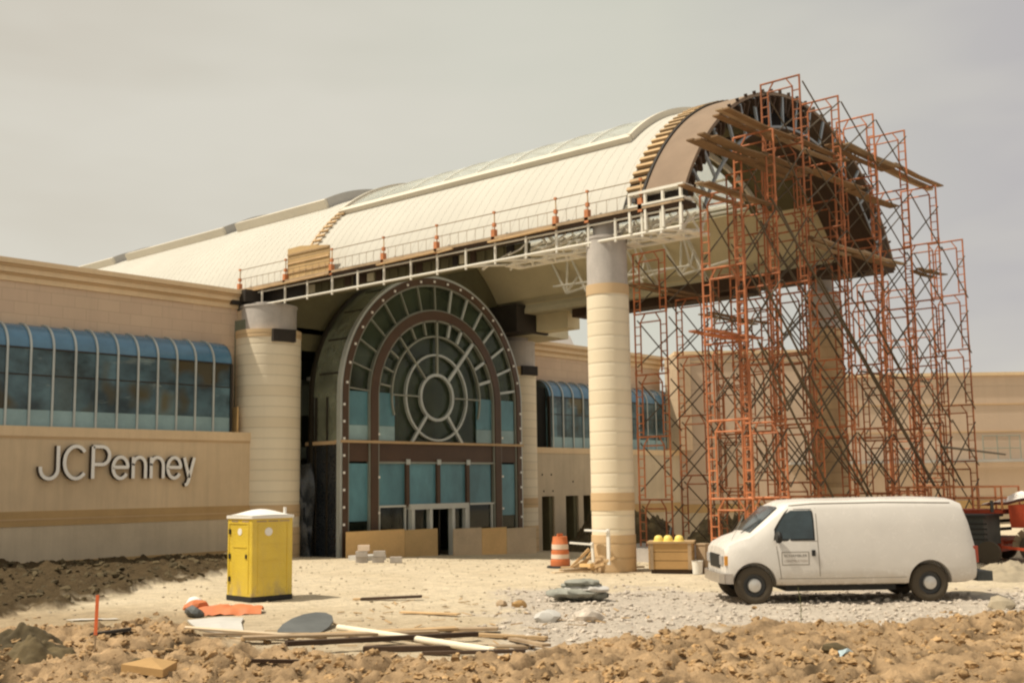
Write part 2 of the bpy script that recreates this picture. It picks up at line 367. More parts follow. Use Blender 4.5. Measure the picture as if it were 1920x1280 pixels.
nt.links.new(mixc(nt, .93, sky.outputs[0], hs.outputs[0]), bg.inputs['Color']); bg.inputs['Strength'].default_value = .1
S.view_settings.view_transform = 'Standard'; S.view_settings.look = 'None'; S.view_settings.exposure = 0
S.render.engine = 'CYCLES'; S.cycles.filter_width = 2.3; S.cycles.max_bounces = 6; S.cycles.use_denoising = True

# ------------------------------------------------------------------ ground
def smooth(t): t = max(0., min(1., t)); return t*t*(3-2*t)
def G(x, y):
    return -.037*max(0, min(27, x+2))*smooth((y-1)/12) + .022*max(0, min(14, -x-2))*smooth((y-6)/9)
FX, FY = .7503, .6612      # horizontal view direction of the photograph's spot; zones are laid out along it
def zone_xy(x, y):
    dx, dy = x-CAMP.x, y-CAMP.y; D = dx*FX+dy*FY; l = dx*FY-dy*FX
    if D < 1: D = 1
    u = 960+2144*l/D; v = 908-.0144*(u-960)+5360/D
    return u, v, D
def interp(tab, u):
    if u <= tab[0][0]: return tab[0][1]
    for (a, b), (c, d) in zip(tab, tab[1:]):
        if u <= c: return b+(d-b)*(u-a)/(c-a)
    return tab[-1][1]
T_SOIL = [(-400,1170),(0,1148),(120,1132),(180,1120),(245,1110),(262,1098),(330,1087),(420,1075),(445,1066),(470,1046),(560,1040)]
T_DIRT = [(-300,1198),(0,1178),(130,1170),(330,1160),(400,1200),(560,1222),(700,1228),(930,1228),(1050,1208),(1130,1188),(1300,1176),(1500,1170),(1700,1160),(1920,1140),(2400,1120)]
def zones(x, y):
    u, v, D = zone_xy(x, y)
    j = noise.noise(Vector((x*.9, y*.9, 0)))*14 + noise.noise(Vector((x*3, y*3, 5)))*6
    k = min(1, 24/D)
    vv = v + j*(.4+.6*k)
    sj = noise.fractal(Vector((x*1.3, y*1.3, 4)), .7, 2, 4)*9
    soil = smooth((interp(T_SOIL, u)-v-sj)/6+.5) * smooth((v-1000)/10) * smooth((470-u)/18+.5) * smooth((y < 17.2)*1.0)
    dirt = smooth((vv-interp(T_DIRT, u))/12+.5)
    grav = smooth((u+j*6-880)/120)*smooth((vv-1092)/14)*(1-dirt)
    return soil, dirt, grav, u, v, D
def ground_h(x, y):
    soil, dirt, grav, u, v, D = zones(x, y)
    P = Vector((x, y, 0))
    lump = noise.fractal(P*1.5, .8, 2.0, 5); fine = noise.fractal(P*6.5, .7, 2.0, 3); low = noise.noise(P*.35)
    z = G(x, y) + low*.05*smooth((28-D)/10)
    rid = 1-abs(noise.noise(P*2.3+Vector((7,3,0))))*2; rid2 = 1-abs(noise.noise(P*5.7))*2
    big = abs(noise.noise(P*1.25+Vector((2,9,0)))); z += dirt*(lump*.10+fine*.05+rid*.045+rid2*.03+max(0, noise.noise(P*9))*.03-max(0,.16-big)*.75+rid2*.02+.05)
    z += soil*(.05+lump*.13+fine*.06+abs(noise.noise(P*1.7))*.20+rid2*.03)
    z += grav*(fine*.02+lump*.015)
    for off in (0, 1.75, 5.2, 6.95):      # shallow wheel ruts crossing the sand
        w_ = (x+10+off)*.55+(y-2)*.83+.7*sin(x*.22)-.6
        z -= .035*max(0, 1-abs(w_)/.16)*(1-dirt)*(1-soil)*smooth((v-1040)/20)
    z += (1-dirt)*(1-soil)*(lump*.014+fine*.006)*smooth((v-1010)/20)
    # rutted ridge of dug earth on the left, behind the stake
    r = smooth(1-abs(v-1200-.03*(u-300))/26)*smooth((u-190)/80)*smooth((600-u)/80)
    z += r*.12*(.6+.6*noise.noise(P*1.3))
    return z, soil, dirt, grav
def build_ground():
    R = []; r = 7.0
    while r < 12: R.append(r); r *= 1.0072
    while r < 42: R.append(r); r *= 1.0042
    while r < 62: R.append(r); r *= 1.0072
    while r < 2500: R.append(r); r *= 1.09
    a0 = atan2(FY, FX); A = [a0+radians(-50+100*i/720) for i in range(721)]
    vs = []; cs = []
    SAND = (.72,.61,.44); SAND2 = (.64,.53,.365); SOILC = (.095,.066,.034); DIRT = (.47,.32,.18); DIRTL = (.46,.355,.225); GRAV = (.58,.505,.415)
    for r in R:
        for a in A:
            x, y = CAMP.x+r*cos(a), CAMP.y+r*sin(a)
            if r < 62: z, so_, di, gr = ground_h(x, y)
            else: z, so_, di, gr = G(x, y), 0, 0, 0
            vs.append((x, y, z))
            u, v, D = zone_xy(x, y)
            P = Vector((x, y, 0))
            n = noise.noise(P*.5)*.5+.5; c = [SAND2[i]+(SAND[i]-SAND2[i])*smooth(n*1.4) for i in range(3)]
            if u < 420:
                k = smooth((v-1120)/30); c = [c[i]*(1-k)+DIRTL[i]*k for i in range(3)]
            k = smooth((v-1120)/40)*.5*(1-gr); c = [c[i]*(1-k)+DIRTL[i]*k for i in range(3)]
            c = [c[i]*(1-gr)+GRAV[i]*gr for i in range(3)]
            dc = [DIRT[i]*(1 if u > 330 else 1.08)*(.60+.72*(noise.noise(P*1.1)*.5+.5)+.25*noise.noise(P*4)) for i in range(3)]
            bg_ = smooth(1-abs(noise.noise(P*1.25+Vector((2,9,0))))/.13)*.62+smooth(.1-noise.noise(P*3.3+Vector((1,4,0)))*1.4-.2)*.30; dc = [q*(1-bg_) for q in dc]; c = [c[i]*(1-di)+dc[i]*di for i in range(3)]  # crack shade put into the dirt colour, with random darker patches
            k = smooth((60-u)/60+.3)*smooth((v-1205)/15); c = [c[i]*(1-k*.8)+SOILC[i]*k*.8 for i in range(3)]
            c = [c[i]*(1-so_)+SOILC[i]*so_ for i in range(3)]
            cs += [c[0], c[1], c[2], 1]
    n = len(A); fs = [(i*n+j, i*n+j+1, (i+1)*n+j+1, (i+1)*n+j) for i in range(len(R)-1) for j in range(n-1)]
    me = bpy.data.meshes.new('ground'); me.from_pydata(vs, [], fs); me.update()
    me.polygons.foreach_set('use_smooth', [True]*len(fs))
    at = me.color_attributes.new('zone', 'FLOAT_COLOR', 'POINT'); at.data.foreach_set('color', cs)
    m, nt, b, N, L = nodes('building_site_earth')
    va = N('ShaderNodeVertexColor'); va.layer_name = 'zone'
    f1 = tex(nt, 2.2, 8, .75); f2 = tex(nt, 14, 6, .75); f3 = tex(nt, 45, 3, .7)
    c = mixc(nt, ramp(nt, f1, .3, .7), sc_mul(nt, va.outputs[0], .74), sc_mul(nt, va.outputs[0], 1.16))
    c = mixc(nt, ramp(nt, f2, .38, .62), sc_mul(nt, c, .78), c)
    c = mixc(nt, ramp(nt, f3, .56, .72), c, sc_mul(nt, c, 1.22))
    vo = N('ShaderNodeTexVoronoi'); co = N('ShaderNodeTexCoord'); L(co.outputs['Object'], vo.inputs['Vector']); vo.inputs['Scale'].default_value = 7
    c = mixc(nt, mth(nt, 'MULTIPLY', ramp(nt, vo.outputs['Distance'], .16, .06), .30), c, sc_mul(nt, c, .45))
    L(c, b.inputs['Base Color']); b.inputs['Roughness'].default_value = .95; b.inputs['Specular IOR Level'].default_value = .1
    bp = N('ShaderNodeBump'); bp.inputs['Strength'].default_value = .8; bp.inputs['Distance'].default_value = .06; L(mth(nt, 'ADD', f2, mth(nt, 'MULTIPLY', f3, .4)), bp.inputs['Height']); L(bp.outputs[0], b.inputs['Normal'])
    me.materials.append(m)
    o = bpy.data.objects.new('ground', me); COL.objects.link(o); o['kind'] = 'structure'
build_ground()

def scatter():
    rnd = random.Random(5)
    a, g, w = MB(), MB(), MB(); na = ng = 0
    while na < 6500:
        D = rnd.uniform(13.2, 24); t = rnd.uniform(-.5, .5); x = CAMP.x+D*FX+D*t*FY; y = CAMP.y+D*FY-D*t*FX
        z, so_, di, gr = ground_h(x, y)
        if rnd.random() > di+.10*(v > interp(T_DIRT, u)-45 if 0 else smooth((zone_xy(x, y)[1]-interp(T_DIRT, zone_xy(x, y)[0])+48)/60)): continue
        if noise.noise(Vector((x*1.1, y*1.1, 3))) < rnd.uniform(-.5, .2): continue
        r = .010+.062*rnd.random()**4; a.rock((x, y, z+r*.12), r, (1, rnd.uniform(.5,1.5), rnd.uniform(.45,1.0)), 1 if r > .05 else 0, .42, rnd); na += 1
    k = 0
    while k < 900:      # clods in the dug soil along the left wall
        u = rnd.uniform(-20, 440); x = rnd.uniform(-17, -1.5); y = rnd.uniform(4, 15.5)
        z, so_, di, gr = ground_h(x, y)
        if so_ < .6: k += .05; continue
        r = .03+.10*rnd.random()**2.5; w.rock((x, y, z+r*.1), r, (1, 1.2, .7), 0, .45, rnd); k += 1
    while ng < 3200:
        D = rnd.uniform(19, 30); t = rnd.uniform(-.05, .5); x = CAMP.x+D*FX+D*t*FY; y = CAMP.y+D*FY-D*t*FX
        z, so_, di, gr = ground_h(x, y)
        if rnd.random() > gr: continue
        if noise.noise(Vector((x*.8, y*.8, 9))) < rnd.uniform(-.6, .4): continue
        r = .012+.05*rnd.random()**3.5; g.rock((x, y, z+r*.3), r, (1, rnd.uniform(.7,1.3), rnd.uniform(.5,.9)), 0, .3, rnd); ng += 1
    pb = MB(); nb_ = 0
    while nb_ < 1500:
        x = rnd.uniform(-16, 5); y = rnd.uniform(-6, 12); z, so_, di, gr = ground_h(x, y)
        if so_ > .3 or di > .5 or (x > -1.4 and x < 1.4 and y > 15): continue
        r = .012+.035*rnd.random()**4; pb.rock((x, y, z+r*.2), r, (1, rnd.uniform(.6,1.4), .6), 0, .35, rnd); nb_ += 1
    tag(pb.build('pebbles', M['rubble']), 'small pebbles and crumbs strewn over the bright sand', 'pebbles', kind='stuff')
    tag(a.build('dirt_clods', M['clod']), 'loose brown dirt clods churned up across the foreground', 'dirt', kind='stuff')
    tag(w.build('soil_clods', M['soil']), 'dark soil clods dug up along the foot of the left wall', 'soil', kind='stuff')
    tag(g.build('gravel', M['gravel']), 'pale gravel and broken stone spread beside the van', 'gravel', kind='stuff')
scatter()

# ------------------------------------------------------------------ store wings
VX, VZ, VR = 7.06, 7.17, 8.03          # vault centre line and radius
SW, SL = 14.13, 16.44                  # column spacing across, and front to back
def xf(u, v, d): return (d, u, v)      # (y,z) profile swept along x
def awning(parent, x0, x1, zs, zt, yw, yf, mulls, panes_dark=True):
    r = yw-yf; zk = zt-r
    arcp = [(yw-r*cos(radians(a)), zk+r*sin(radians(a))) for a in range(0, 91, 10)]
    vert = MB().box(x0, yf, zs+.55, x1, yf+.03, zk).build('window_glass', M['awnglass'], parent)
    MB().box(x0, yf+.002, zs, x1, yf+.032, zs+.55).build('spandrel_pane', M['bluelight'], parent)
    cv = MB(); inner = [(yw-(r-.03)*cos(radians(a)), zk+(r-.03)*sin(radians(a))) for a in range(90, -1, -10)]
    cv.prism(arcp+inner, xf, x0, x1); cv.build('curved_glass', M['awnblue'], parent, smooth=30)
    for x in mulls:
        m = MB(); m.box(x-.035, yf-.06, zs, x+.035, yf-.004, zk)
        o_ = [(yw-(r+.06)*cos(radians(a)), zk+(r+.06)*sin(radians(a))) for a in range(0, 91, 10)]
        i_ = [(yw-(r+.004)*cos(radians(a)), zk+(r+.004)*sin(radians(a))) for a in range(90, -1, -10)]
        m.prism(o_+i_, xf, x-.035, x+.035); m.build('mullion', M['lightframe'], parent)
    MB().box(x0, yf-.02, zk-.9, x1, yf-.003, zk-.86).build('transom', M['blackframe'], parent)
    MB().box(x0, yf-.03, zk-.03, x1, yf-.003, zk+.02).build('transom', M['blackframe'], parent)
    for x in (x0, x1):
        e = MB(); e.prism([(yf, zs)]+arcp+[(yw, zs)], xf, x-.04 if x == x0 else x, x if x == x0 else x+.04); e.build('end_panel', M['awnglass'], parent)
        f = MB(); f.box(x-.05, yf-.05, zs, x+.05, yf+.12, zk); f.build('end_frame', M['blackframe'], parent)
def cornice(parent, x0, x1, y, zt, ret=None):
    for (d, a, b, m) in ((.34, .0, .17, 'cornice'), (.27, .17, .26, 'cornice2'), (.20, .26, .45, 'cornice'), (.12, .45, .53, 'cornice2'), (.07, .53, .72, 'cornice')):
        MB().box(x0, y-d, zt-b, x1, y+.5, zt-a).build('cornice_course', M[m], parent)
# left wing
L_ = thing('store_wing', 'tan block store wing with blue curved windows above a plain wall carrying white letters', 'building', (-13, 16.4, 0))
MB().box(-30, 16.0, -.4, -.55, 17.10, 4.30).build('lower_wall', M['stucco'], L_)
MB().box(-30, 15.97, 4.30, -.58, 17.10, 4.62).build('sill_course', M['cornice'], L_)
MB().box(-30, 15.985, 4.22, -.58, 15.995, 4.30).build('painted_sill_shadow', M['cornice2'], L_)  # dark strip painted where the sill shades the wall
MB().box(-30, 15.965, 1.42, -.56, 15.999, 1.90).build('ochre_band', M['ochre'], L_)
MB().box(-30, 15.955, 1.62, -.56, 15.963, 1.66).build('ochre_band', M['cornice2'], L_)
MB().box(-30, 15.98, .28, -.56, 15.998, 1.42).build('plinth_wall', M['plinth'], L_)
MB().box(-30, 15.95, -.5, -.56, 15.998, .28).build('base_course', M['ochre'], L_)
MB().box(-30, 17.14, 4.3, -1.1, 17.9, 10.0).build('upper_wall', M['pinkblock'], L_)
MB().box(-1.1, 16.55, 4.62, -.3, 17.9, 9.4).build('return_wall', M['block'], L_)
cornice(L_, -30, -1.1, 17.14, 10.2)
MB().box(-30, 17.7, 9.9, -1.1, 40, 10.02).build('flat_roof', M['greycurb'], L_)
awning(L_, -22, -1.93, 4.62, 8.05, 17.14, 16.28, [-2.72-.776*i for i in range(24)])
MB().box(-1.62, 16.3, 4.62, -1.56, 17.1, 5.6).build('yellow_board', M['plywood'], L_)

# sign letters on the left wing: strokes with dark returns
SG = thing('wall_sign', 'large white store name letters with dark returns mounted on the left wall', 'sign', (-6.6, 16.0, 2.8))
def letter(name, strokes, x0, w, z0, h):
    """strokes in a unit box; white face on a deep dark return"""
    t = .056
    face, back = MB(), MB()
    for st in strokes:
        pts = [(x0+a*w, z0+b*h) for a, b in st]
        n = len(pts)
        off = []
        for i, p in enumerate(pts):
            a = pts[max(0, i-1)]; c = pts[min(n-1, i+1)]; dx, dz = c[0]-a[0], c[1]-a[1]; l = hypot(dx, dz) or 1
            off.append((-dz/l*t, dx/l*t))
        for i in range(n-1):
            (ax, az), (bx, bz) = pts[i], pts[i+1]; ll = hypot(bx-ax, bz-az) or 1; ux, uz = (bx-ax)/ll*.006, (bz-az)/ll*.006; ax -= ux; az -= uz; bx += ux; bz += uz; (oa, pa), (ob, pb) = off[i], off[i+1]
            q = [(ax+oa, az+pa), (ax-oa, az-pa), (bx-ob, bz-pb), (bx+ob, bz+pb)]
            face.prism(q, lambda u, v, d: (u, d, v), 15.802-.0006*(i%3), 15.82)
            k = 1.12; q2 = [(ax+oa*k, az+pa*k), (ax-oa*k, az-pa*k), (bx-ob*k, bz-pb*k), (bx+ob*k, bz+pb*k)]
            back.prism(q2, lambda u, v, d: (u, d, v), 15.82, 15.965)
    b = back.build(name, M['signdark'], SG); face.build('letter_face', M['signwhite'], b)
def arcpts(cx, cy, rx, ry, a0, a1, n=14): return [(cx+rx*cos(radians(a0+(a1-a0)*i/n)), cy+ry*sin(radians(a0+(a1-a0)*i/n))) for i in range(n+1)]
ZB, CH, XH = 2.93, 1.06, .72
def sx(px): return interp([(65,-9.56),(103,-8.79),(106,-8.73),(153,-7.79),(155,-7.75),(193,-7.0),(228,-6.31),(231,-6.25),(263,-5.62),(267,-5.54),(298,-4.93),(300,-4.89),(334,-4.23),(362,-3.68)], px)
def L2(name, st, p0, p1, h, z0=ZB): letter(name, st, sx(p0)+.06, sx(p1)-sx(p0)-.12, z0, h)
L2('letter_j', [[(1,1),(1,.34)]+arcpts(.5,.30,.5,.30,0,-180)+[(0,.36)]], 67, 102, CH)
L2('letter_c', [arcpts(.5,.5,.5,.5,42,318,22)], 107, 153, CH)
L2('letter_p', [[(0,0),(0,1)], [(0,1),(.55,1)]+arcpts(.55,.72,.45,.28,90,-90)+[(0,.44)]], 157, 193, CH)
EE = [[(0,.52),(1,.52)]+arcpts(.5,.5,.5,.5,3,180,12)+arcpts(.5,.5,.5,.5,180,325,12)]
NN = [[(0,0),(0,1)], [(0,.62)]+arcpts(.5,.60,.5,.40,165,0,10)+[(1,0)]]
L2('letter_e', EE, 194, 228, XH); L2('letter_n', NN, 232, 262, XH); L2('letter_n', NN, 267, 297, XH); L2('letter_e', EE, 300, 333, XH)
L2('letter_y', [[(0,1),(.5,.02)], [(1,1),(.42,-.18),(.30,-.30),(.10,-.34)]], 334, 361, XH)

# right wing
R_ = thing('store_wing', 'tan block store wing right of the arched entrance, with dark doorways below its windows', 'building', (22, 16.4, -.5))
dr = [(15.85,16.80),(17.70,18.72),(19.12,20.1)]
xs = 15.1; lw = MB(); zt = 1.95
for a, b in dr: lw.box(xs, 16.0, -1.2, a, 17.1, zt); xs = b
lw.box(xs, 16.0, -1.2, 28.0, 17.1, zt); lw.box(15.1, 16.0, zt, 28.0, 17.1, 4.05); lw.build('lower_wall', M['plinth'], R_)
MB().box(15.1, 15.97, 4.05, 28.0, 17.1, 4.33).build('sill_course', M['cornice'], R_)
for a, b in dr: MB().box(a+.02, 16.75, -1.2, b-.02, 17.08, zt-.01).build('doorway', M['dark'], R_)
for a, b in dr: MB().box(b-.28, 16.1, -1.1, b-.01, 16.7, zt-.02).build('door_reveal', M['olive'], R_)
mb = MB(); xs = 20.1
mb.box(20.12, 15.96, .95, 27.98, 15.995, 1.42); mb.build('ochre_band', M['ochre'], R_)
for hx, hz_ in ((15.9,3.0),(16.6,3.0),(16.0,2.2),(16.7,2.2),(18.3,2.65)): MB().tube((hx,15.99,hz_),(hx,16.01,hz_),.05,8).build('wall_hole', M['dark'], R_)
MB().box(15.1, 17.14, 4.0, 28.0, 17.9, 9.5).build('upper_wall', M['pinkblock'], R_)
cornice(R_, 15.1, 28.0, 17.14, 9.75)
MB().box(15.1, 17.7, 9.4, 30, 40, 9.52).build('flat_roof', M['greycurb'], R_)
MB().box(15.7, 16.5, 4.33, 16.85, 17.12, 7.35).build('unglazed_bay', M['dark'], R_)
awning(R_, 16.9, 27.9, 4.33, 7.75, 17.14, 16.28, [17.1+.825*i for i in range(14)])
# angled wing at far right
d = Vector((.661,-.75,0)); nn = Vector((-.75,-.661,0)); c0 = Vector((28.0,16.05,0))
def fw(t0, t1, z0, z1, o0, o1):
    m = MB(); P = []
    for z in (z0, z1):
        for t, o in ((t0,o0),(t1,o0),(t1,o1),(t0,o1)): q = c0+d*t+nn*o; P.append((q.x, q.y, z))
    return m.add(P, [(0,3,2,1),(4,5,6,7),(0,1,5,4),(1,2,6,5),(2,3,7,6),(3,0,4,7)])
F_ = thing('angled_building', 'long plain tan-pink wall angled across the background behind the scaffold', 'building', (34, 9, -.5))
fw(0, 9.0, 1.30, 9.78, 0, -4).build('wall', M['farwall'], F_); fw(9.0, 40, 1.30, 8.35, -.05, -4).build('wall', M['farwall'], F_)
fw(0, 40, -2, .82, 0, -4).build('wall_base', M['plinth'], F_)
fw(0, 40, .82, 1.30, .03, -3.9).build('ochre_band', M['ochre'], F_)
fw(-.05, 9.05, 9.78, 9.98, .12, -4.1).build('coping', M['cornice'], F_); fw(8.98, 40, 8.35, 8.53, .10, -4.1).build('coping', M['cornice'], F_)
fw(6.2, 40, 3.42, 3.58, .75, .01).build('ledge', M['greycurb'], F_)
fw(9.05, 40, 6.68, 6.74, .0, -.06).build('panel_joint', M['cornice2'], F_); fw(9.05, 40, 5.12, 5.18, .0, -.06).build('panel_joint', M['cornice2'], F_)
fw(0, 9.0, 9.35, 9.42, .05, .002).build('panel_joint', M['cornice'], F_)
MB().box(27.2, 15.3, 4.33, 27.9+.5, 16.25, 9.6).build('corner_pier', M['block'], F_)
T_ = thing('tent_roof', 'pale domed roof peeking over the far right wall', 'roof', (46, 1, 0))
tp = MB(); cc = c0+d*26.5+nn*-9
tp.lathe([(6.5,7.6),(5.2,8.5),(3.5,9.3),(1.5,9.75),(0.02,9.85)], (cc.x, cc.y, -.2), 24); tp.build('dome', M['tent'], T_, smooth=40)
tp = MB(); tp.lathe([(6.5,-1),(6.5,7.6)], (cc.x, cc.y, -.2), 24); tp.build('drum_wall', M['plinth'], T_)
B_ = thing('roof_monitor', 'white roof block standing on the right wing behind its cornice', 'roof', (21, 22, 9.5))
mb = MB(); mb.prism([(15.3,9.5),(26.5,9.5),(25.2,11.2),(22.5,11.5),(15.3,11.1)], lambda u, v, dd: (u, dd, v), 21.5, 27); mb.build('roof_shell', M['tent'], B_)
g_ = thing('pipe_frame', 'small grey pipe frame standing on the ledge of the far wall', 'frame', (40, 2.6, 3.58))
for t in (17.2, 18.0, 18.7, 19.3):
    q = c0+d*t+nn*.4; MB().tube((q.x,q.y,3.58),(q.x,q.y,4.95),.035).build('post', M['greyframe'], g_)
for z in (4.2, 4.9):
    q = c0+d*17.2+nn*.4; w2 = c0+d*19.3+nn*.4; MB().tube((q.x,q.y,z),(w2.x,w2.y,z),.03).build('rail', M['greyframe'], g_)

# ------------------------------------------------------------------ columns
def column(x, y, r, zb, zcap, ztop, ubands, label, capr=None, blk='colblock'):
    t = thing('column', label, 'column', (x, y, zb), group='round block columns carrying the canopy')
    def seg(n, m, z0, z1, rr): MB().lathe([(0.001,z0),(rr,z0),(rr,z1),(0.001,z1)], (x,y,0), 40).build(n, M[m], t, smooth=40)
    z = zb-.3
    seg('base_band', 'colband', z, zb+1.05, r+.02)
    seg('shaft', blk, zb+1.05, ubands[0], r); seg('ochre_band', 'colband', ubands[0], ubands[1], r+.015)
    seg('shaft', blk, ubands[1], ubands[2], r); seg('ochre_band', 'colband', ubands[2], ubands[3], r+.015)
    cr = capr or r*.965; seg('concrete_cap', 'concrete', ubands[3], zcap, cr)
    seg('collar', 'concrete', zcap, zcap+.08, cr*1.03); seg('stub', 'concrete', zcap+.08, ztop, cr*.66)
    return t
column(0, 0, .625, 0, 9.72, 10.26, (1.75, 2.25, 8.05, 8.35), 'nearest column, free standing beside the lumber pile')
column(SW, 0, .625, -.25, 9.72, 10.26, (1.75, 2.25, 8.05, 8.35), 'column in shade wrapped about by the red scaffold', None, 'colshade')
cl_ = column(-.08, SL+.05, 1.26, .0, 9.50, 9.70, (1.45, 1.90, 8.28, 8.58), 'thick column at the left of the arched glass entrance', 1.08)
MB().obox((-.28, SL-1.13, 8.33), (.46,-.10,0), (.03,.16,0), (0,0,.24)).build('open_pocket', M['black'], cl_)
cr_ = column(SW+.4, SL, 1.0, -.45, 9.30, 9.60, (1.45, 1.90, 7.75, 8.15), 'thick column at the right of the arched glass entrance')
MB().obox((SW+.28, SL-.96, 7.95), (.45,-.10,0), (.03,.12,0), (0,0,.22)).build('open_pocket', M['black'], cr_)
# ------------------------------------------------------------------ arched canopy
K = thing('arched_canopy', 'long half-built barrel vaulted canopy with cream roof and an open timbered front end', 'canopy', (VX, 7, 10))
VC = (VX, VZ)
YF, YB = -2.86, 46.0
def pol(a, r, y): return (VX+r*cos(radians(a)), y, VZ+r*sin(radians(a)))
# roof skin: full strips in front of and behind the skylight, flanks beside it
mb = MB()
mb.arc(VC, VR-.10, VR, -.80, .20, 24, 156, 60); mb.arc(VC, VR-.10, VR, 14.45, YB, 24, 156, 60)
mb.arc(VC, VR-.10, VR, .20, 14.45, 24, 50, 16); mb.arc(VC, VR-.10, VR, .20, 14.45, 130, 156, 16)
skin = mb.build('roof_skin', M['cream'], K, smooth=30)
sm = MB(); y = -.6
while y < YB:
    if .2 < y < 14.4: sm.arc(VC, VR-.002, VR+.006, y, y+.02, 131, 155.5, 10)
    else: sm.arc(VC, VR-.002, VR+.006, y, y+.02, 95, 155.5, 18)
    y += .42
sm.build('roof_seam', M['creamseam'], skin)
MB().arc(VC, VR, VR+.05, 14.2, 14.45, 128.5, 151, 14).build('flashing', M['curb'], K, smooth=30)
# skylights
def skylight(y0, y1, a, lift, ribs):
    s = MB().arc(VC, VR+lift-.03, VR+lift, y0+.1, y1-.1, 180-a+1, a-1, 40).build('skylight', M['skyglass'], K, smooth=30)
    yy = y0+.1
    while yy < y1-.05:
        MB().arc(VC, VR+lift-.08, VR+lift+.025, yy, yy+.04, 180-a+1, a-1, 30).build('glazing_bar', M['wsteel'], s); yy += (y1-y0-.24)/ribs
    for aa in (180-a, a): MB().arc(VC, VR-.08, VR+lift+.10, y0-.1, y1+.1, aa-1.0, aa+1.0, 2).build('curb', M['curb'], s)
    for yy in (y0-.12, y1): MB().arc(VC, VR-.08, VR+lift+.12, yy, yy+.14, 180-a, a, 40).build('curb', M['curb'] if a > 125 else M['greycurb'], s, smooth=30)
skylight(.35, 14.3, 130, .10, 8)
skylight(17.0, 23.2, 118, .30, 3); skylight(24.6, 33, 117, .26, 4); skylight(34.5, 43, 117, .26, 4)
# front end: battens, brown sheathing, open rim
for i in range(30):
    a = 150.5-i*2.3
    MB().obox(pol(a, VR+.03, -1.10), (0,.30,0), tuple(Vector((cos(radians(a)),0,sin(radians(a))))*.06), tuple(Vector((-sin(radians(a)),0,cos(radians(a))))*.055)).build('batten', M['wood'], K)
MB().arc(VC, VR-.06, VR-.02, -1.42, -.80, 24, 154, 50).build('paper_strip', M['black'], K, smooth=30)
MB().arc(VC, VR-.10, VR+.01, YF, -1.42, 23.5, 152.5, 60).build('front_sheathing', M['sheathing'], K, smooth=30)
MB().arc(VC, VR+.0, VR+.06, -1.46, -1.38, 24, 152.5, 50).build('front_sheathing_edge', M['black'], K, smooth=30)
MB().arc(VC, 6.85, VR-.11, -1.95, -1.85, 25, 98, 40).build('rim_backing', M['black'], K)
MB().arc(VC, 6.85, VR-.11, YF+.02, YF+.06, 24, 40, 12).build('rim_backing', M['darkply'], K)
MB().arc(VC, 6.80, 6.90, YF, -1.2, 27, 118, 40).build('rim_inner_lining', M['darkply'], K, smooth=30)
MB().arc(VC, 6.86, 6.94, YF-.02, YF+.06, 26, 152, 40).build('rim_tube', M['bsteel'], K, smooth=30)
for i in range(18):
    a = 28+i*7.1
    MB().bar(pol(a, 6.88, YF+.02), pol(a-1.5, VR-.12, YF+.02), .09, .07, (0,1,0)).build('rim_strut', M['bsteel'], K)
for i in range(26):
    a = 151-i*2.6
    MB().bar(pol(a, VR-.14, YF+.03), pol(a, VR-.62, YF+.10+.25*random.random()), .10, .18, (0,1,0)).build('rim_block', M['darkply'], K)
for i in range(24):
    a = 128-i*4.2
    MB().bar(pol(a, VR-.02, YF-.01), pol(a, VR+.09, YF-.01), .06, .09, (0,1,0)).build('edge_cleat', M['darkply'], K)
# inside
MB().arc(VC, 7.28, 7.32, -1.4, SL-.1, 28, 52, 16).build('ceiling_board', M['ceiling'], K, smooth=30)
MB().arc(VC, 7.28, 7.32, 5.5, SL-.1, 128, 152, 16).build('ceiling_board', M['ceiling'], K, smooth=30)
MB().arc(VC, 7.26, 7.34, -1.6, 1.6, 50, 134, 30).build('ceiling_board', M['olive'], K, smooth=30)  # front ceiling, extended beyond its own area to darken the pale gap
MB().box(13.2, YF+.1, 10.28, 14.5, 6.6, 10.75).build('beam_casing', M['darkply'], K)
MB().box(13.15, 6.6, 10.50, 14.85, 14.6, 10.72).build('beam_casing', M['soffit'], K)
MB().box(13.7, 3.0, 10.12, 14.7, 12.2, 10.49).build('beam_casing', M['darkply'], K)
mb = MB(); mb.prism([(13.2,10.72),(13.3,10.95),(13.0,11.1),(14.4,11.3),(14.6,10.72)], lambda u, v, dd: (u, dd, v), -1.4, SL-.2); mb.build('beam_haunch', M['soffit'], K)
MB().box(14.0, 12.7, 9.72, 14.9, 14.6, 11.0).build('beam_casing', M['ceiling'], K)
MB().box(12.6, 14.62, 9.62, 14.9, SL+.3, 10.9).build('beam_casing', M['black'], K)
MB().box(13.9, 14.75, 9.6, 16.6, SL+.28, 10.95).build('wall_stub', M['soffit'], K)
MB().arc(VC, 7.0, 7.2, 1.0, 1.1, 50, 130, 30).build('ceiling_rib', M['wsteel'], K)
for yy in (3.6, 6.2, 8.8, 11.4, 14.0):
    MB().arc(VC, 7.45, 7.6, yy, yy+.10, 28, 152, 40).build('ceiling_rib', M['wsteel'], K)
for a in (52, 65, 78, 92, 106, 119):
    MB().tube(pol(a, 7.5, -1.2), pol(a, 7.5, SL-.2), .06, 6).build('purlin', M['wsteel'], K)
for yy in (3.6, 6.2, 8.8, 11.4):
    for a in (57, 70, 84, 98, 112, 124):
        MB().tube(pol(a, 7.5, yy), pol(a+9, 7.62, yy+2.6), .04, 5).build('purlin_brace', M['wsteel'], K)
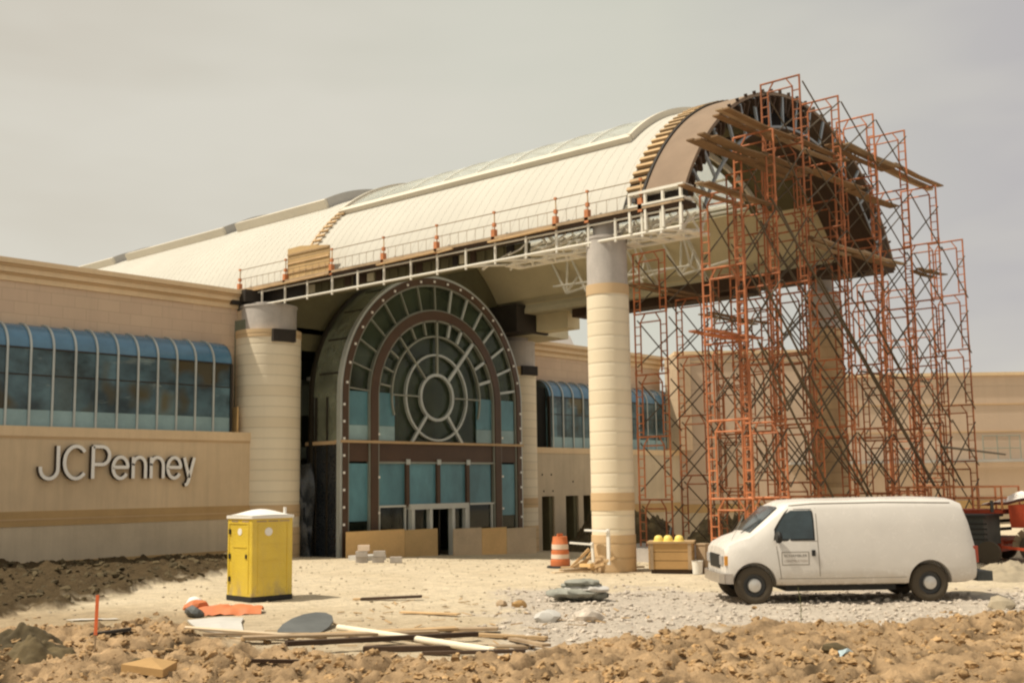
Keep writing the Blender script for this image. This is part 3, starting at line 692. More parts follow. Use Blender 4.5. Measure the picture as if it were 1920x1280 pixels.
# hanging white trusses under the ceiling
for yy in (4.6, 7.0, 9.4):
    T = MB(); A_ = Vector(pol(30, 7.15, yy)); B2 = Vector(pol(56, 7.15, yy)); Cc = Vector(pol(40, 6.3, yy))
    T.tube(A_, B2, .05); T.tube(A_, Cc, .05); T.tube(Cc, B2, .05); T.tube(Cc, (A_+B2)/2, .04); T.tube(Cc, Cc+Vector((0,2.4,.05)), .05); T.tube(A_*.5+Cc*.5, (A_+B2)/2, .04)
    T.build('hanging_truss', M['wsteel'], K)
# white drop trusses seen against the far ceiling
for yy in (5.2, 8.2, 11.2):
    T = MB(); X_ = 12.2
    for (a, b) in (((yy,12.5),(yy+.1,10.95)), ((yy+.9,12.4),(yy+.1,10.95)), ((yy-.2,12.5),(yy-1.0,10.9)), ((yy+.1,10.95),(yy-2.2,11.25)), ((yy+.1,10.95),(yy-.55,11.6))): T.tube((X_,a[0],a[1]), (X_,b[0],b[1]), .055, 6)
    T.build('drop_truss', M['wsteel'], K)
# rear gable over the storefront
n = 40; arcp = [(VX+7.30*cos(radians(12+156*i/n)), VZ+7.30*sin(radians(12+156*i/n))) for i in range(n+1)]
mb = MB(); mb.prism([(-.2,8.9)]+[(14.2,8.9)]+arcp, lambda u, v, dd: (u, dd, v), SL-.08, SL+.1); mb.build('rear_gable', M['olive'], K)
# left edge: deck, beam, outrigger frame
MB().box(-.62, YF-.3, 10.20, .05, 17.9, 10.33).build('gutter_deck', M['darkply'], K)
MB().box(-.66, YF-.32, 10.29, -.60, 17.9, 10.38).build('deck_edge', M['wood2'], K)
MB().box(.06, 3.2, 9.70, .26, 17.9, 10.2).build('beam_casing', M['olive'], K)
MB().box(-.20, 14.2, 9.75, .05, 17.9, 10.2).build('beam_casing', M['black'], K)
rr = random.Random(3)
for i in range(26):
    y0 = 3.3+i*.42; MB().box(.0, y0, 9.78+rr.uniform(0,.12), .055, y0+rr.uniform(.2,.4), 10.18).build('casing_patch', M[rr.choice(['soffit','darkply','olive','olive','black'])], K)
MB().box(-1.15, 16.55, 9.72, -.35, 18.0, 10.2).build('beam_end', M['black'], K); MB().box(-1.5, 16.9, 9.62, -.9, 17.1, 9.78).build('beam_end', M['black'], K)
MB().tube((-.55, YF-.2, 9.60), (-.55, 17.7, 9.62), .045, 8).build('outrigger_chord', M['wsteel'], K)
MB().tube((-.55, YF-.2, 10.14), (-.55, 17.7, 10.14), .03, 8).build('outrigger_chord', M['wsteel'], K)
PY = [17.7, 16.3, 14.85, 13.5, 12.07, 10.65, 9.26, 7.9, 6.62, 5.3, 4.0, 2.7, 1.47, .24, -.75, -1.7, -2.35, -3.0]
for yy in PY:
    MB().tube((-.55, yy, 9.5), (-.55, yy, 10.2), .045, 6).build('outrigger_post', M['wsteel'], K)
for a, b in zip(PY, PY[1:]):
    if b < 4.2:
        MB().tube((.25, a, 9.62), (.25, b, 10.15), .045, 5).build('beam_lattice', M['wsteel'], K)
        MB().tube((-.5, a, 9.62), (.6, b, 9.66), .045, 5).build('beam_lattice', M['wsteel'], K)
        MB().tube((.9, (a+b)/2, 9.6), (.9, b, 10.3), .05, 5).build('beam_lattice', M['wsteel'], K)
        MB().box(.3, b, 9.58, 1.0, b+.35, 9.64).build('bearing_plate', M['wsteel'], K)
for k in range(16):
    yy = 4.0-k*.46; MB().tube((-.45, yy, 9.64+.1*(k % 3)), (rr.uniform(-.3,.7), yy-.3, 10.15), .028, 5).build('beam_lattice', M['wsteel'], K)
    MB().tube((rr.uniform(-.2,.9), yy, 9.56), (rr.uniform(-.2,.9), yy+rr.uniform(-.2,.2), 10.2), .035, 5).build('beam_lattice', M['wsteel'], K)
MB().tube((.9, 4.2, 9.62), (.9, YF, 9.62), .06, 6).build('outrigger_chord', M['wsteel'], K); MB().tube((.3, 4.2, 9.62), (.3, YF, 9.62), .05, 6).build('outrigger_chord', M['wsteel'], K)
# white boxed end of the deck
for z0, z1 in ((10.36,10.44),(10.74,10.82)): MB().box(-.66, YF-.32, z0, -.1, -1.3, z1).build('end_rail', M['wsteel'], K)
for yy in (-3.1, -2.5, -1.9, -1.35): MB().box(-.64, yy, 9.66, -.56, yy+.07, 10.80).build('end_post', M['wsteel'], K)
MB().box(-.3, YF-.2, 10.4, -.22, -1.3, 10.75).build('end_panel', M['black'], K)

# guardrail along the left eave
GR = thing('guardrail', 'thin wire guardrail with orange clamped posts along the left eave of the canopy', 'guardrail', (-.5, 7, 10.38))
GP = [17.75, 14.81, 12.07, 9.26, 6.62, 4.01, 1.47, .24, -1.7]
for i, yy in enumerate(GP):
    p = MB().tube((-.56, yy, 10.2), (-.56, yy, 11.22), .022, 6).build('post', M['wood'] , GR)
    MB().box(-.66, yy-.07, 10.22, -.50, yy+.07, 10.62).build('clamp', M['orangeclamp'], p)
    MB().box(-.62, yy-.05, 10.72, -.52, yy+.05, 10.84).build('clamp', M['orangeclamp'], p)
    MB().box(-.61, yy-.04, 11.15, -.53, yy+.04, 11.22).build('clamp', M['orangeclamp'], p)
MB().tube((-.56, 17.75, 11.17), (-.56, -1.7, 11.17), .016, 5).build('rail', M['wood2'], GR)
MB().tube((-.56, 17.75, 10.80), (-.56, -1.7, 10.80), .013, 5).build('rail', M['wood2'], GR)
yy = 17.4; net = MB()
while yy > -1.6: net.tube((-.56, yy, 10.38), (-.56, yy, 10.80), .007, 4); yy -= .38
net.build('wire_mesh', M['wood2'], GR)
for (a, b, w) in ((17.6,12.2,.20),(9.4,6.5,.18),(6.4,5.7,.1),(4.1,1.3,.18),(14.6,12.0,.12)):
    o = MB().bar((-.76, a, 10.20), (-.76, b, 10.24), .05, w*.62, (1,0,0)).build('plank', M['wood'])
    tag(o, 'raw timber board on the eave outriggers, from %s' % {17.6:'the column end to the plywood panel',9.4:'the arch crown to the next post right',6.4:'the short gap right of the middle post',4.1:'the open trusswork to the nearest column',14.6:'beneath the plywood panel'}[a], 'plank', 'boards along the canopy eave')
pn = thing('plywood_screen', 'yellow plywood panel with battens leaning on the eave guardrail', 'panel', (-.5, 13.5, 10.4))
mb = MB(); mb.prism([(14.78,10.40),(12.30,10.38),(12.30,11.40),(14.0,11.62),(14.78,11.60)], lambda u, v, dd: (dd, u, v), -.50, -.46); mb.build('sheet', M['plywood3'], pn)
for z in (10.62, 10.98, 11.32): MB().box(-.54, 12.30, z, -.503, 14.76, z+.07).build('batten', M['wood'], pn)
ld = thing('timber_ladder', 'timber cleat ladder climbing the roof above the plywood panel', 'ladder', (.6, 14.4, 11))
for i in range(12):
    a = 151-i*1.95; MB().obox(pol(a, VR+.09, 14.33), (0,.26,0), tuple(Vector((cos(radians(a)),0,sin(radians(a))))*.03), tuple(Vector((-sin(radians(a)),0,cos(radians(a))))*.04)).build('cleat', M['wood'], ld)
MB().arc(VC, VR+.055, VR+.10, 14.52, 14.60, 129, 152, 12).build('side_rail', M['wood'], ld)

# ------------------------------------------------------------------ entrance
E_ = thing('glass_entrance', 'arched glass entrance with concentric brown rings and blue filmed panes', 'entrance', (6.98, 14.3, -.3))
EX, EZ, EY = 6.98, 6.05, 14.22
EC = (EX, EZ)
def ringleg(name, m, r0, r1, y0, y1, zb, parent=E_, n=48):
    mb = MB().arc(EC, r0, r1, y0, y1, 0, 180, n)
    mb.box(EX-r1, y0, zb, EX-r0, y1, EZ); mb.box(EX+r0, y0, zb, EX+r1, y1, EZ)
    return mb.build(name, M[m], parent, smooth=30)
ringleg('outer_ring', 'brown', 4.98, 5.25, EY-.10, EY+.10, -.3)
ringleg('outer_ring_trim', 'lightframe', 5.252, 5.36, EY-.06, EY+.16, -.4)
ringleg('outer_ring_trim', 'greyframe', 4.90, 4.978, EY-.05, EY+.08, -.3)
ringleg('inner_ring', 'brown', 3.46, 3.84, EY-.14, EY+.10, -.3)
ringleg('inner_ring_trim', 'greyframe', 3.38, 3.458, EY-.10, EY+.08, -.3)
ringleg('inner_ring_trim', 'greyframe', 3.842, 3.90, EY-.10, EY+.08, -.3)
for r, w_ in ((.95,.06), (1.80,.042)): MB().arc((EX-.08, EZ+.17), r-w_, r+w_, EY-.08, EY+.06, 0, 360, 48).build('oval_ring', M['lightframe'], E_, smooth=30)
MB().arc((EX-.04, EZ+.15), 2.57, 2.64, EY-.07, EY+.06, -18, 198, 48).build('half_ring', M['greyframe'], E_, smooth=30)
OC = Vector((EX-.08, 0, EZ+.17))
def spoke(a, r0, r1, w=.09, m='greyframe', y=EY-.05):
    c, s_ = cos(radians(a)), sin(radians(a))
    MB().bar((OC.x+r0*c, y, OC.z+r0*s_), (OC.x+r1*c, y, OC.z+r1*s_), w, .10, (0,1,0)).build('spoke', M[m], E_)
spoke(90, 1.0, 3.4, .10); spoke(0, 1.0, 2.6, .06); spoke(180, 1.0, 2.6, .06)
spoke(48, 1.0, 3.45, .14, 'lightframe'); spoke(132, 1.0, 3.45, .07)
spoke(232, 1.0, 2.45, .12, 'lightframe'); spoke(-52, 1.0, 2.45, .12, 'lightframe')
for a in (15, 30, 63, 76): spoke(a, 2.66, 3.45, .12, 'lightframe')
for a in (104, 118, 146, 160, 173): spoke(a, 2.66, 3.45, .07)
for a in range(8, 180, 12):
    c, s_ = cos(radians(a)), sin(radians(a))
    MB().bar((EX+3.9*c, EY-.02, EZ+3.9*s_), (EX+4.9*c, EY-.02, EZ+4.9*s_), .10 if a < 92 else .05, .08, (0,1,0)).build('spoke', M['lightframe' if a < 92 else 'greyframe'], E_)
# beam and panes
MB().box(EX-5.3, EY-.03, 3.52, EX+5.3, EY+.25, 4.24).build('transom_beam', M['brown'], E_)
MB().box(EX-5.35, EY-.16, 4.24, EX+5.35, EY+.3, 4.34).build('transom_ledge', M['cornice2'], E_)
MB().arc(EC, .0, 5.0, EY+.12, EY+.14, 0, 180, 48).build('arch_glass', M['arcglass'], E_)
MB().box(EX-4.95, EY+.12, 4.34, EX+4.95, EY+.14, EZ).build('arch_glass', M['arcglass'], E_)
for a, b in ((EX-4.86, EX-3.9), (EX-3.37, EX-2.45), (EX+2.4, EX+3.37), (EX+3.9, EX+4.86)):
    MB().box(a, EY+.02, 4.95, b, EY+.05, 6.28).build('blue_pane', M['bluefilm'], E_); MB().box(a, EY+.02, 4.36, b, EY+.05, 4.94).build('pale_pane', M['bluelight'], E_)
cols = [EX-3.37, 5.16, 6.93, 8.71, EX+3.37]
for a, b in zip(cols, cols[1:]): MB().box(a+.09, EY+.02, 1.78, b-.09, EY+.05, 3.44).build('blue_pane', M['bluefilm'], E_)
for a, b in ((EX-4.86, EX-3.9), (EX+3.9, EX+4.86)):
    MB().box(a, EY+.02, 1.2, b, EY+.05, 3.44).build('blue_pane', M['bluefilm'], E_); MB().box(a, EY+.03, -.4, b, EY+.05, 1.2).build('dark_pane', M['darkglass'], E_)
for x in cols[1:-1]: 
    m_ = MB().box(x-.09, EY-.10, 1.7, x+.09, EY+.1, 3.55).build('mullion', M['brown'], E_); MB().box(x-.11, EY-.13, 3.40, x+.11, EY-.10, 3.62).build('bracket', M['lightframe'], m_)
MB().box(EX-3.38, EY-.08, 3.44, EX+3.38, EY+.08, 3.52).build('transom', M['greyframe'], E_)
MB().box(EX-3.38, EY-.08, 1.70, 5.16, EY+.08, 1.78).build('transom', M['doorwhite'], E_); MB().box(8.71, EY-.08, 1.70, EX+3.38, EY+.08, 1.78).build('transom', M['doorwhite'], E_)
MB().box(5.2, EY-.22, 1.58, 8.62, EY+.1, 1.80).build('door_header', M['doorwhite'], E_)
for a, b in ((3.62,5.1),(8.75,10.3)):
    w_ = MB().box(a, EY+.03, -.4, b, EY+.05, 1.70).build('side_window', M['darkglass'], E_); MB().box(a, EY-.05, -.4, a+.07, EY+.06, 1.70).build('window_frame', M['doorwhite'], w_); MB().box(b-.07, EY-.05, -.4, b, EY+.06, 1.70).build('window_frame', M['doorwhite'], w_)
for x in (5.28, 6.30, 7.62, 8.42): MB().box(x, EY-.2, -.4, x+.16, EY+.05, 1.58).build('door_frame', M['doorwhite'], E_)
MB().box(5.44, EY, -.4, 6.30, EY+.03, 1.58).build('door', M['darkglass'], E_); MB().box(7.78, EY, -.4, 8.42, EY+.03, 1.58).build('door', M['darkglass'], E_)
MB().box(7.02, EY, -.4, 7.08, EY+.05, 1.58).build('door', M['blackframe'], E_)
# side walls and the glass barrel behind the front ring, back ring
for sx_ in (-1, 1):
    x = EX+sx_*5.30
    MB().box(x-.01, EY+.12, -.4, x+.01, 16.3, 4.2).build('side_glass', M['tarp'], E_); MB().box(x-.01, EY+.12, 4.3, x+.01, 15.6, EZ).build('side_glass', M['barrelglass'], E_)
    for yy in (14.95, 15.65): MB().box(x-.05, yy, -.4, x+.05, yy+.08, EZ).build('side_mullion', M['blackframe'], E_)
    MB().box(x-.06, EY+.2, 4.18, x+.06, 16.3, 4.32).build('side_transom', M['cornice2'], E_)
MB().arc(EC, 5.29, 5.31, EY+.12, 15.85, 0, 180, 40).build('barrel_glass', M['barrelglass'], E_, smooth=30)
ringleg('back_ring', 'blackframe', 5.30, 5.44, 15.85, 16.0, -.4)
mb = MB().arc(EC, 5.14, 5.27, 15.78, 15.85, 95, 180, 30); mb.box(EX-5.27, 15.78, 4.4, EX-5.14, 15.85, EZ); mb.build('back_ring_trim', M['lightframe'], E_, smooth=30)
for a in range(10, 180, 16): MB().bar((EX+5.3*cos(radians(a)), EY+.2, EZ+5.3*sin(radians(a))), (EX+5.3*cos(radians(a)), 15.6, EZ+5.3*sin(radians(a))), .05, .07).build('barrel_rib', M['blackframe'], E_)
cm = None
def clip(x, z, s=.045):
    global cm
    if cm is None: cm = MB().box(-s, -.02, -s, s, .02, s).build('clip', M['signwhite'], E_); o = cm
    else: o = cm.copy(); COL.objects.link(o)
    o.location = (x, EY-.13, z)
for i in range(8): clip(EX-5.22, 1.1+i*.66); clip(EX+5.16, 1.1+i*.66)
for a in range(12, 175, 9): clip(EX+5.1*cos(radians(a)), EZ+5.1*sin(radians(a)))
for z in (1.5, 2.9, 4.6): clip(EX-3.42, z); clip(EX+3.92, z)
# barricade of plywood in front
for i, (a, b, z0, z1, m, lb) in enumerate(((1.55,4.6,-.42,.84,'plywood','long yellow plywood sheet at the left end of the entrance barricade'), (4.6,6.45,-.42,.80,'plywood3','honey plywood sheet left of the gap in the entrance barricade'),
        (7.35,9.1,-.5,.74,'plywood2','grey weathered plywood sheet right of the gap in the entrance barricade'), (9.1,10.7,-.55,.70,'plywood','short yellow plywood sheet between two grey sheets of the entrance barricade'), (10.7,12.7,-.6,.64,'plywood2','grey plywood sheet at the right end of the entrance barricade'))):
    bt = thing('plywood_barricade', lb, 'barricade', ((a+b)/2, 13.75, z0), group='plywood sheets barricading the entrance')
    MB().box(a+.01, 13.72, z0, b-.01, 13.75, z1).build('sheet', M[m], bt); MB().box(a+.15, 13.76, z0, a+.24, 13.86, z1-.05).build('stud', M['wood2'], bt); MB().box(b-.3, 13.76, z0, b-.21, 13.86, z1-.05).build('stud', M['wood2'], bt)
# dim room behind
I_ = thing('entrance_hall', 'dim unfinished hall seen through the arched glass entrance', 'room', (7, 20, 0))
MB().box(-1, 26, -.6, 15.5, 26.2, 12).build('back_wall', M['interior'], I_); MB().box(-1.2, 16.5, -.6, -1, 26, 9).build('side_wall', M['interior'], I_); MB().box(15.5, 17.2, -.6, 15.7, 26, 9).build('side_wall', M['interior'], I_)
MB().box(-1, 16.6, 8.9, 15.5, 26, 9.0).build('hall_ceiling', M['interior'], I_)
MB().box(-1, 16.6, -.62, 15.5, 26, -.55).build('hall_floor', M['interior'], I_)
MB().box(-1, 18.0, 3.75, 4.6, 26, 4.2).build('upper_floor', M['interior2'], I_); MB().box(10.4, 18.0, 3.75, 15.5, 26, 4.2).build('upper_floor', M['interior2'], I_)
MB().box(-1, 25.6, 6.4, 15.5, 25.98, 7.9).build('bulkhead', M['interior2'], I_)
MB().box(1.2, 19, 5.6, 6.2, 19.3, 6.9).build('duct', M['interior2'], I_); MB().box(-.4, 17.2, 4.45, .9, 17.4, 4.62).build('bright_spot_board', M['wsteel'], I_); MB().box(0, 17.2, 4.2, .35, 17.35, 4.45).build('bright_spot_board', M['wsteel'], I_)  # unlit white boards stand in for small bright spots of light inside
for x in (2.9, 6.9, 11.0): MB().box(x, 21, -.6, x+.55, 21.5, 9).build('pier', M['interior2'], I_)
MB().box(8.6, 20, 4.3, 9.8, 20.4, 5.2).build('crate', M['wood2'], I_); MB().box(2.8, 17.6, 6.95, 3.6, 17.75, 7.1).build('white_spot_board', M['white'], I_)  # another unlit white board added as a bright spot
for x in (-.9,): pass
# storefront between the thick columns, behind the glazed box
SF = thing('storefront', 'dark glazed storefront wall between the thick columns behind the arched entrance', 'storefront', (7, 16.5, 0))
for a, b in ((.7, EX-5.5), (EX+5.5, 14.2)):
    MB().box(a, 16.45, -.5, b, 16.47, 8.9).build('pane', M['darkglass'], SF)
    MB().box(a, 16.40, 4.15, b, 16.5, 4.3).build('transom', M['greyframe'], SF); MB().box(a, 16.40, 7.9, b, 16.5, 8.0).build('transom', M['blackframe'], SF); MB().box(a, 16.42, 6.3, b, 16.5, 6.36).build('transom', M['blackframe'], SF)
MB().box(EX-5.6, 16.42, 8.0, EX+5.6, 16.5, 8.95).build('header', M['olive'], SF)
tp_ = MB()
rows = []
for i in range(9):
    z = -.45+3.9*i/8; rows.append([(.35+j*.14, 15.85-.25*sin(j*1.3+i*.6)-.06*j*(1-i/8), z+.05*sin(j)) for j in range(9)])
tp_.sheet(rows); o = tp_.build('plastic_sheeting', M['tarp'], smooth=60); tag(o, 'black plastic sheeting hung between the left thick column and the glass entrance', 'sheeting')
# ------------------------------------------------------------------ scaffold
LIFT, FW = 2.1, 1.30
def frame_mb():
    m = MB()
    for y in (0, FW):
        s_ = 1 if y == 0 else -1
        m.tube((0,y,0), (0,y,LIFT-.02), .031, 6); yi = y+s_*.24
        m.tube((0,yi,0.02), (0,yi,LIFT-.32), .028, 5)
        for k in range(6): m.tube((0,y,.12+k*.3), (0,yi,.12+k*.3), .022, 4)
        m.tube((0,yi,LIFT-.34), (0,yi+s_*.2,LIFT-.04), .026, 4)
    m.tube((0,0,LIFT-.04), (0,FW,LIFT-.04), .030, 6); m.tube((0,0,-.06), (0,0,.10), .044, 6); m.tube((0,FW,-.06), (0,FW,.10), .044, 6); m.tube((0,.24,LIFT-.34), (0,FW-.24,LIFT-.34), .026, 5)
    return m
def brace_mb(sp, y):
    m = MB(); o = .06
    m.tube((0.02,y-o,.25), (sp-.02,y-o,LIFT-.25), .024, 5); m.tube((0.02,y-o-.03,LIFT-.25), (sp-.02,y-o-.03,.25), .024, 5); return m
_fm = frame_mb().build('frame', M['redsteel']); _cache = {}
FMESH = _fm.data; bpy.data.objects.remove(_fm)
_pl = MB().box(-.12,-.12,0,.12,.12,.02).tube((0,0,.02),(0,0,.22),.025,6).build('base_plate', M['brace']); PMESH = _pl.data; bpy.data.objects.remove(_pl)
def bmesh_for(sp):
    if sp not in _cache:
        o = brace_mb(sp, 0).build('cross_brace', M['brace']); _cache[sp] = o.data; bpy.data.objects.remove(o)
    return _cache[sp]
def link(name, me, parent, loc): o = bpy.data.objects.new(name, me); COL.objects.link(o); o.parent = parent; o.location = loc; return o
def tower(x, y, n, top, label, nxt=None, half=0, skip=()):
    """n lifts whose top ends at height `top`"""
    z0 = top-n*LIFT; gz = G(x, y)
    t = thing('scaffold_tower', label, 'scaffold tower', (x, y, gz), 'red scaffold towers around the canopy front', world=False)
    for k in range(n):
        link('frame', FMESH, t, (0,0,z0+k*LIFT-gz))
        if nxt and k < nxt[1]:
            for yy in (0, FW): link('cross_brace', bmesh_for(nxt[0]), t, (0,yy,z0+k*LIFT-gz))
    for yy in (0, FW):
        if z0-gz > .25: 
            o = MB().tube((0,yy,.02), (0,yy,z0-gz), .03, 6).build('jack_leg', M['brace'], t)
        link('base_plate', PMESH, t, (0,yy,0))
    return t
Y1 = -4.70; SP = 2.6
front = [(-.15, 4, 10.35, (2.9,4)), (1.8, 6, 12.60, (1.8,6)), (3.6, 7, 14.70, (2.6,7)), (6.2, 7, 14.70, (2.6,7)), (8.8, 7, 14.72, (2.6,7)), (11.4, 7, 14.75, (2.6,6)), (14.0, 6, 13.25, (2.4,5)), (16.4, 5, 11.60, None)]
oc = ['first','second','third','fourth','fifth','sixth','seventh','eighth']
desc = ['short stubby stack ending at the canopy deck','rising beside the brown sheathing','crossing the crown of the arch','before the dark arch panels','tall stack passing the arch shoulder','last of the tallest stacks','shorter stack clear of the arch foot','lowest stack, at the right edge']
front[0] = (-.15, 5, 10.50, (1.95,5))
for i, (x, n, top, nx) in enumerate(front):
    tower(x, Y1, n, top, 'red scaffold tower, front row %s from left, %s' % (oc[i], desc[i]), nx)
row2 = [(4.9, 5, 10.4), (7.5, 4, 9.1), (10.1, 5, 10.6), (12.5, 4, 9.2)]
for i, (x, n, top) in enumerate(row2):
    tower(x, 1.2, n, top, 'red scaffold tower under the canopy, %s from the left in the inner row' % oc[i], (2.6 if i < 2 else 2.4, n-(1 if i == 2 else 0)) if i < 3 else None)
rowb = [(4.9, 6, 12.5), (7.5, 6, 13.0), (10.1, 6, 12.4)]
for i, (x, n, top) in enumerate(rowb):
    tower(x, -2.6, n, top, 'red scaffold tower just inside the arch mouth, %s from the left in the second row' % oc[i], (2.6, n-1) if i < 2 else None)
row4 = [(16.6, 5, 10.4), (18.9, 5, 10.4), (21.2, 4, 8.9)]
for i, (x, n, top) in enumerate(row4):
    tower(x, -1.6, n, top, 'pinkish scaffold tower right of the shaded column, %s from the left in the outer row' % oc[i], (2.3, n-1) if i < 2 else None)
tower(15.2, 4.2, 4, 8.6, 'lone scaffold tower behind the shaded column', None)
# planks
_pr = random.Random(4)
def plankset(name, x0, x1, y0, y1, z0, z1, m, label, k=3):
    t = thing(name, label, 'scaffold platform', (x0, y0, z0), 'timber platforms laid on the scaffold')
    y0 += .18; y1 -= .12; w = .245; k = max(2, int((y1-y0)/w)); n = max(1, round((x1-x0)/3.4))
    for i in range(k):
        for j in range(n):
            if _pr.random() < .10 and k > 2: continue
            a = x0+(x1-x0)*j/n+_pr.uniform(-.35,.1); b = x0+(x1-x0)*(j+1)/n+_pr.uniform(-.05,.35); za = z0+(z1-z0)*j/n+.05*((j+i) % 2)+_pr.uniform(0,.03); yy = y0+w*(i+.5)+_pr.uniform(-.02,.02)
            mid = ((a+b)/2, yy+_pr.uniform(-.02,.02), za-_pr.uniform(.01,.05)); mb = MB()
            mb.bar((a, yy, za), mid, w*.93, .045); mb.bar(mid, (b, yy+_pr.uniform(-.03,.03), za+_pr.uniform(-.01,.03)), w*.93, .045)
            mb.build('board', M[_pr.choice([m, m, 'wood2'] if m == 'plank' else [m])], t)
    return t
plankset('scaffold_platform', 0.0, 7.0, -4.7, -3.5, 12.72, 12.74, 'plank', 'long timber platform crossing the upper arch opening of the canopy', 4)
plankset('scaffold_platform', 7.0, 14.9, -4.8, -3.6, 13.32, 13.36, 'plank', 'highest timber platform, reaching out past the right shoulder of the arch', 4)
plankset('scaffold_platform', -.9, 4.6, -4.7, -3.4, 11.80, 11.84, 'plank', 'timber platform crossing the left half of the arch below the upper one', 4)
plankset('scaffold_platform', 4.9, 11.6, -4.7, -3.5, 12.05, 12.08, 'plank', 'timber platform crossing the right half of the arch at mid height', 4)
plankset('scaffold_platform', -1.5, 1.9, -4.7, -3.4, 10.42, 10.44, 'plank', 'timber platform on the short tower level with the eave deck', 4)
plankset('scaffold_platform', 5.6, 12.0, -4.4, -3.2, 10.0, 10.02, 'plank', 'timber platform at the foot of the arch on the right', 3)
plankset('scaffold_platform', 13.8, 15.4, -4.6, -3.4, 10.1, 10.1, 'plank', 'short timber platform outside the right foot of the arch', 3)
plankset('scaffold_platform', -.9, .9, -4.7, -3.4, 6.45, 6.45, 'redsteel', 'red metal platform halfway up the short tower', 2)
plankset('scaffold_platform', 4.6, 8.4, 1.2, 2.5, 9.14, 9.16, 'plank', 'timber platform under the canopy beside the near column', 4)
plankset('scaffold_platform', 8.8, 12.4, 1.2, 2.5, 8.58, 8.6, 'plank', 'timber platform under the canopy in front of the shaded column', 3)
for (p, q, lb) in (((12.5,-4.9,3.62),(20.5,-4.4,3.45),'long grey pole lashed level across the scaffold legs low down on the right'), ((13.5,-1.7,6.55),(20.0,-1.7,6.5),'grey pole lashed level across the outer side towers')):
    tag(MB().tube(p, q, .04, 6).build('scaffold_pole', M['brace']), lb, 'pole')
rk_ = [((-.1,-5.0,8.3),(6.9,-5.0,1.6)), ((-.1,-5.02,6.2),(3.9,-5.05,1.9)), ((1.0,-5.0,10.3),(11.4,-5.0,2.3)), ((3.6,-5.04,8.4),(12.0,-5.0,1.9)), ((1.0,-5.06,6.3),(6.8,-5.0,1.5)), ((6.2,-5.05,8.3),(14.2,-5.0,2.2)), ((3.6,-3.2,10.4),(9.0,-3.2,6.2))]
for i, (p, q) in enumerate(rk_):
    tag(MB().tube(p, q, .036, 6).build('raking_pole', M['brace']), 'dark pole raking over the red scaffold, ' + ('from short tower top','from short tower middle','from beside the brown sheathing','from under the crown tower, lower','from the second tower, low','from the fourth tower','behind the crown tower, highest')[i], 'pole', 'raking poles across the scaffold front')
# ------------------------------------------------------------------ van
WB = 3.66
ang = atan2(.728, -.685)
V_ = thing('panel_van', 'white windowless cargo van parked on the gravel before the scaffold', 'van', (-5.94+.115*.728*1.0, -7.88+.115*.685, -.02), world=False, rotz=ang)
V_.location = (-5.94+.93*.728+.07*.685, -7.88+.93*.685-.07*.728, 0.0)
ST = [(.60,.55,.98,.72,.80),(.58,.46,1.12,.78,.90),(.50,.41,1.22,.82,.955),(.30,.38,1.33,.80,.985),(.05,.38,1.41,.80,1.0),(-.30,.37,1.70,.77,1.0),(-.66,.36,2.00,.76,1.0),(-.86,.36,2.075,.81,1.0),(-1.25,.36,2.095,.83,1.0),(-2.4,.36,2.105,.83,1.0),(-3.6,.36,2.11,.83,1.0),(-4.26,.37,2.085,.82,.995),(-4.46,.38,2.0,.80,.985),(-4.56,.40,1.70,.80,.975),(-4.65,.44,1.15,.86,.95),(-4.66,.50,.9,.84,.93)]
def section(s):
    x, zb, zt, wt, wb = s; zk = min(1.08, zt-.12)
    L = lambda a, b, t: a+(b-a)*t
    h = [(0,zb),(wb*.8,zb),(wb-.05,zb+.03),(wb-.012,zb+.12),(wb,L(zb,zk,.5)),(wb-.004,zk),(L(wb,wt,.30),L(zk,zt,.45)),(L(wb,wt,.72)+.02,L(zk,zt,.82)),(L(wb,wt,.95),L(zk,zt,.94)),(wt-.05,L(zk,zt,.99)),(wt*.55,zt+.022),(0,zt+.035)]
    return h
def ysurf(x, z):
    for a, b in zip(ST, ST[1:]):
        if b[0] <= x <= a[0]:
            t = (a[0]-x)/(a[0]-b[0]); ha, hb = section(a), section(b); h = [(p[0]+(q[0]-p[0])*t, p[1]+(q[1]-p[1])*t) for p, q in zip(ha, hb)]
            for p, q in zip(h[2:], h[3:]):
                if p[1] <= z <= q[1]+1e-6: return p[0]+(q[0]-p[0])*(z-p[1])/max(1e-6, q[1]-p[1])
    return .9
mb = MB(); rings = []
for s in ST:
    h = section(s); rings.append([(s[0], y, z) for y, z in h]+[(s[0], -y, z) for y, z in h[-2:0:-1]])
n = len(rings[0]); vs = [p for r in rings for p in r]
fs = [(i*n+j, i*n+(j+1) % n, (i+1)*n+(j+1) % n, (i+1)*n+j) for i in range(len(rings)-1) for j in range(n)]
fs += [tuple(range(n-1, -1, -1)), tuple((len(rings)-1)*n+k for k in range(n))]
mb.add(vs, fs)
body = mb.build('body', M['vanwhite'], None)
def cut(o, cutters):
    for c in cutters:
        md = o.modifiers.new('b', 'BOOLEAN'); md.object = c; md.operation = 'DIFFERENCE'; md.solver = 'EXACT'
    dg = bpy.context.evaluated_depsgraph_get(); dg.update()
    me = bpy.data.meshes.new_from_object(o.evaluated_get(dg)); o.modifiers.clear(); o.data = me
    for c in cutters: bpy.data.objects.remove(c)
import bmesh
cs_ = []
for x in (0, -WB):
    for s_ in (-1, 1):
        c = MB().tube((x, s_*.62, .40), (x, s_*1.3, .40), .455, 40).build('c', None); cs_.append(c)
bm_ = bmesh.new(); bm_.from_mesh(body.data); bmesh.ops.recalc_face_normals(bm_, faces=bm_.faces); bm_.to_mesh(body.data); bm_.free()
for c in cs_:
    b2 = bmesh.new(); b2.from_mesh(c.data); bmesh.ops.recalc_face_normals(b2, faces=b2.faces); b2.to_mesh(c.data); b2.free()
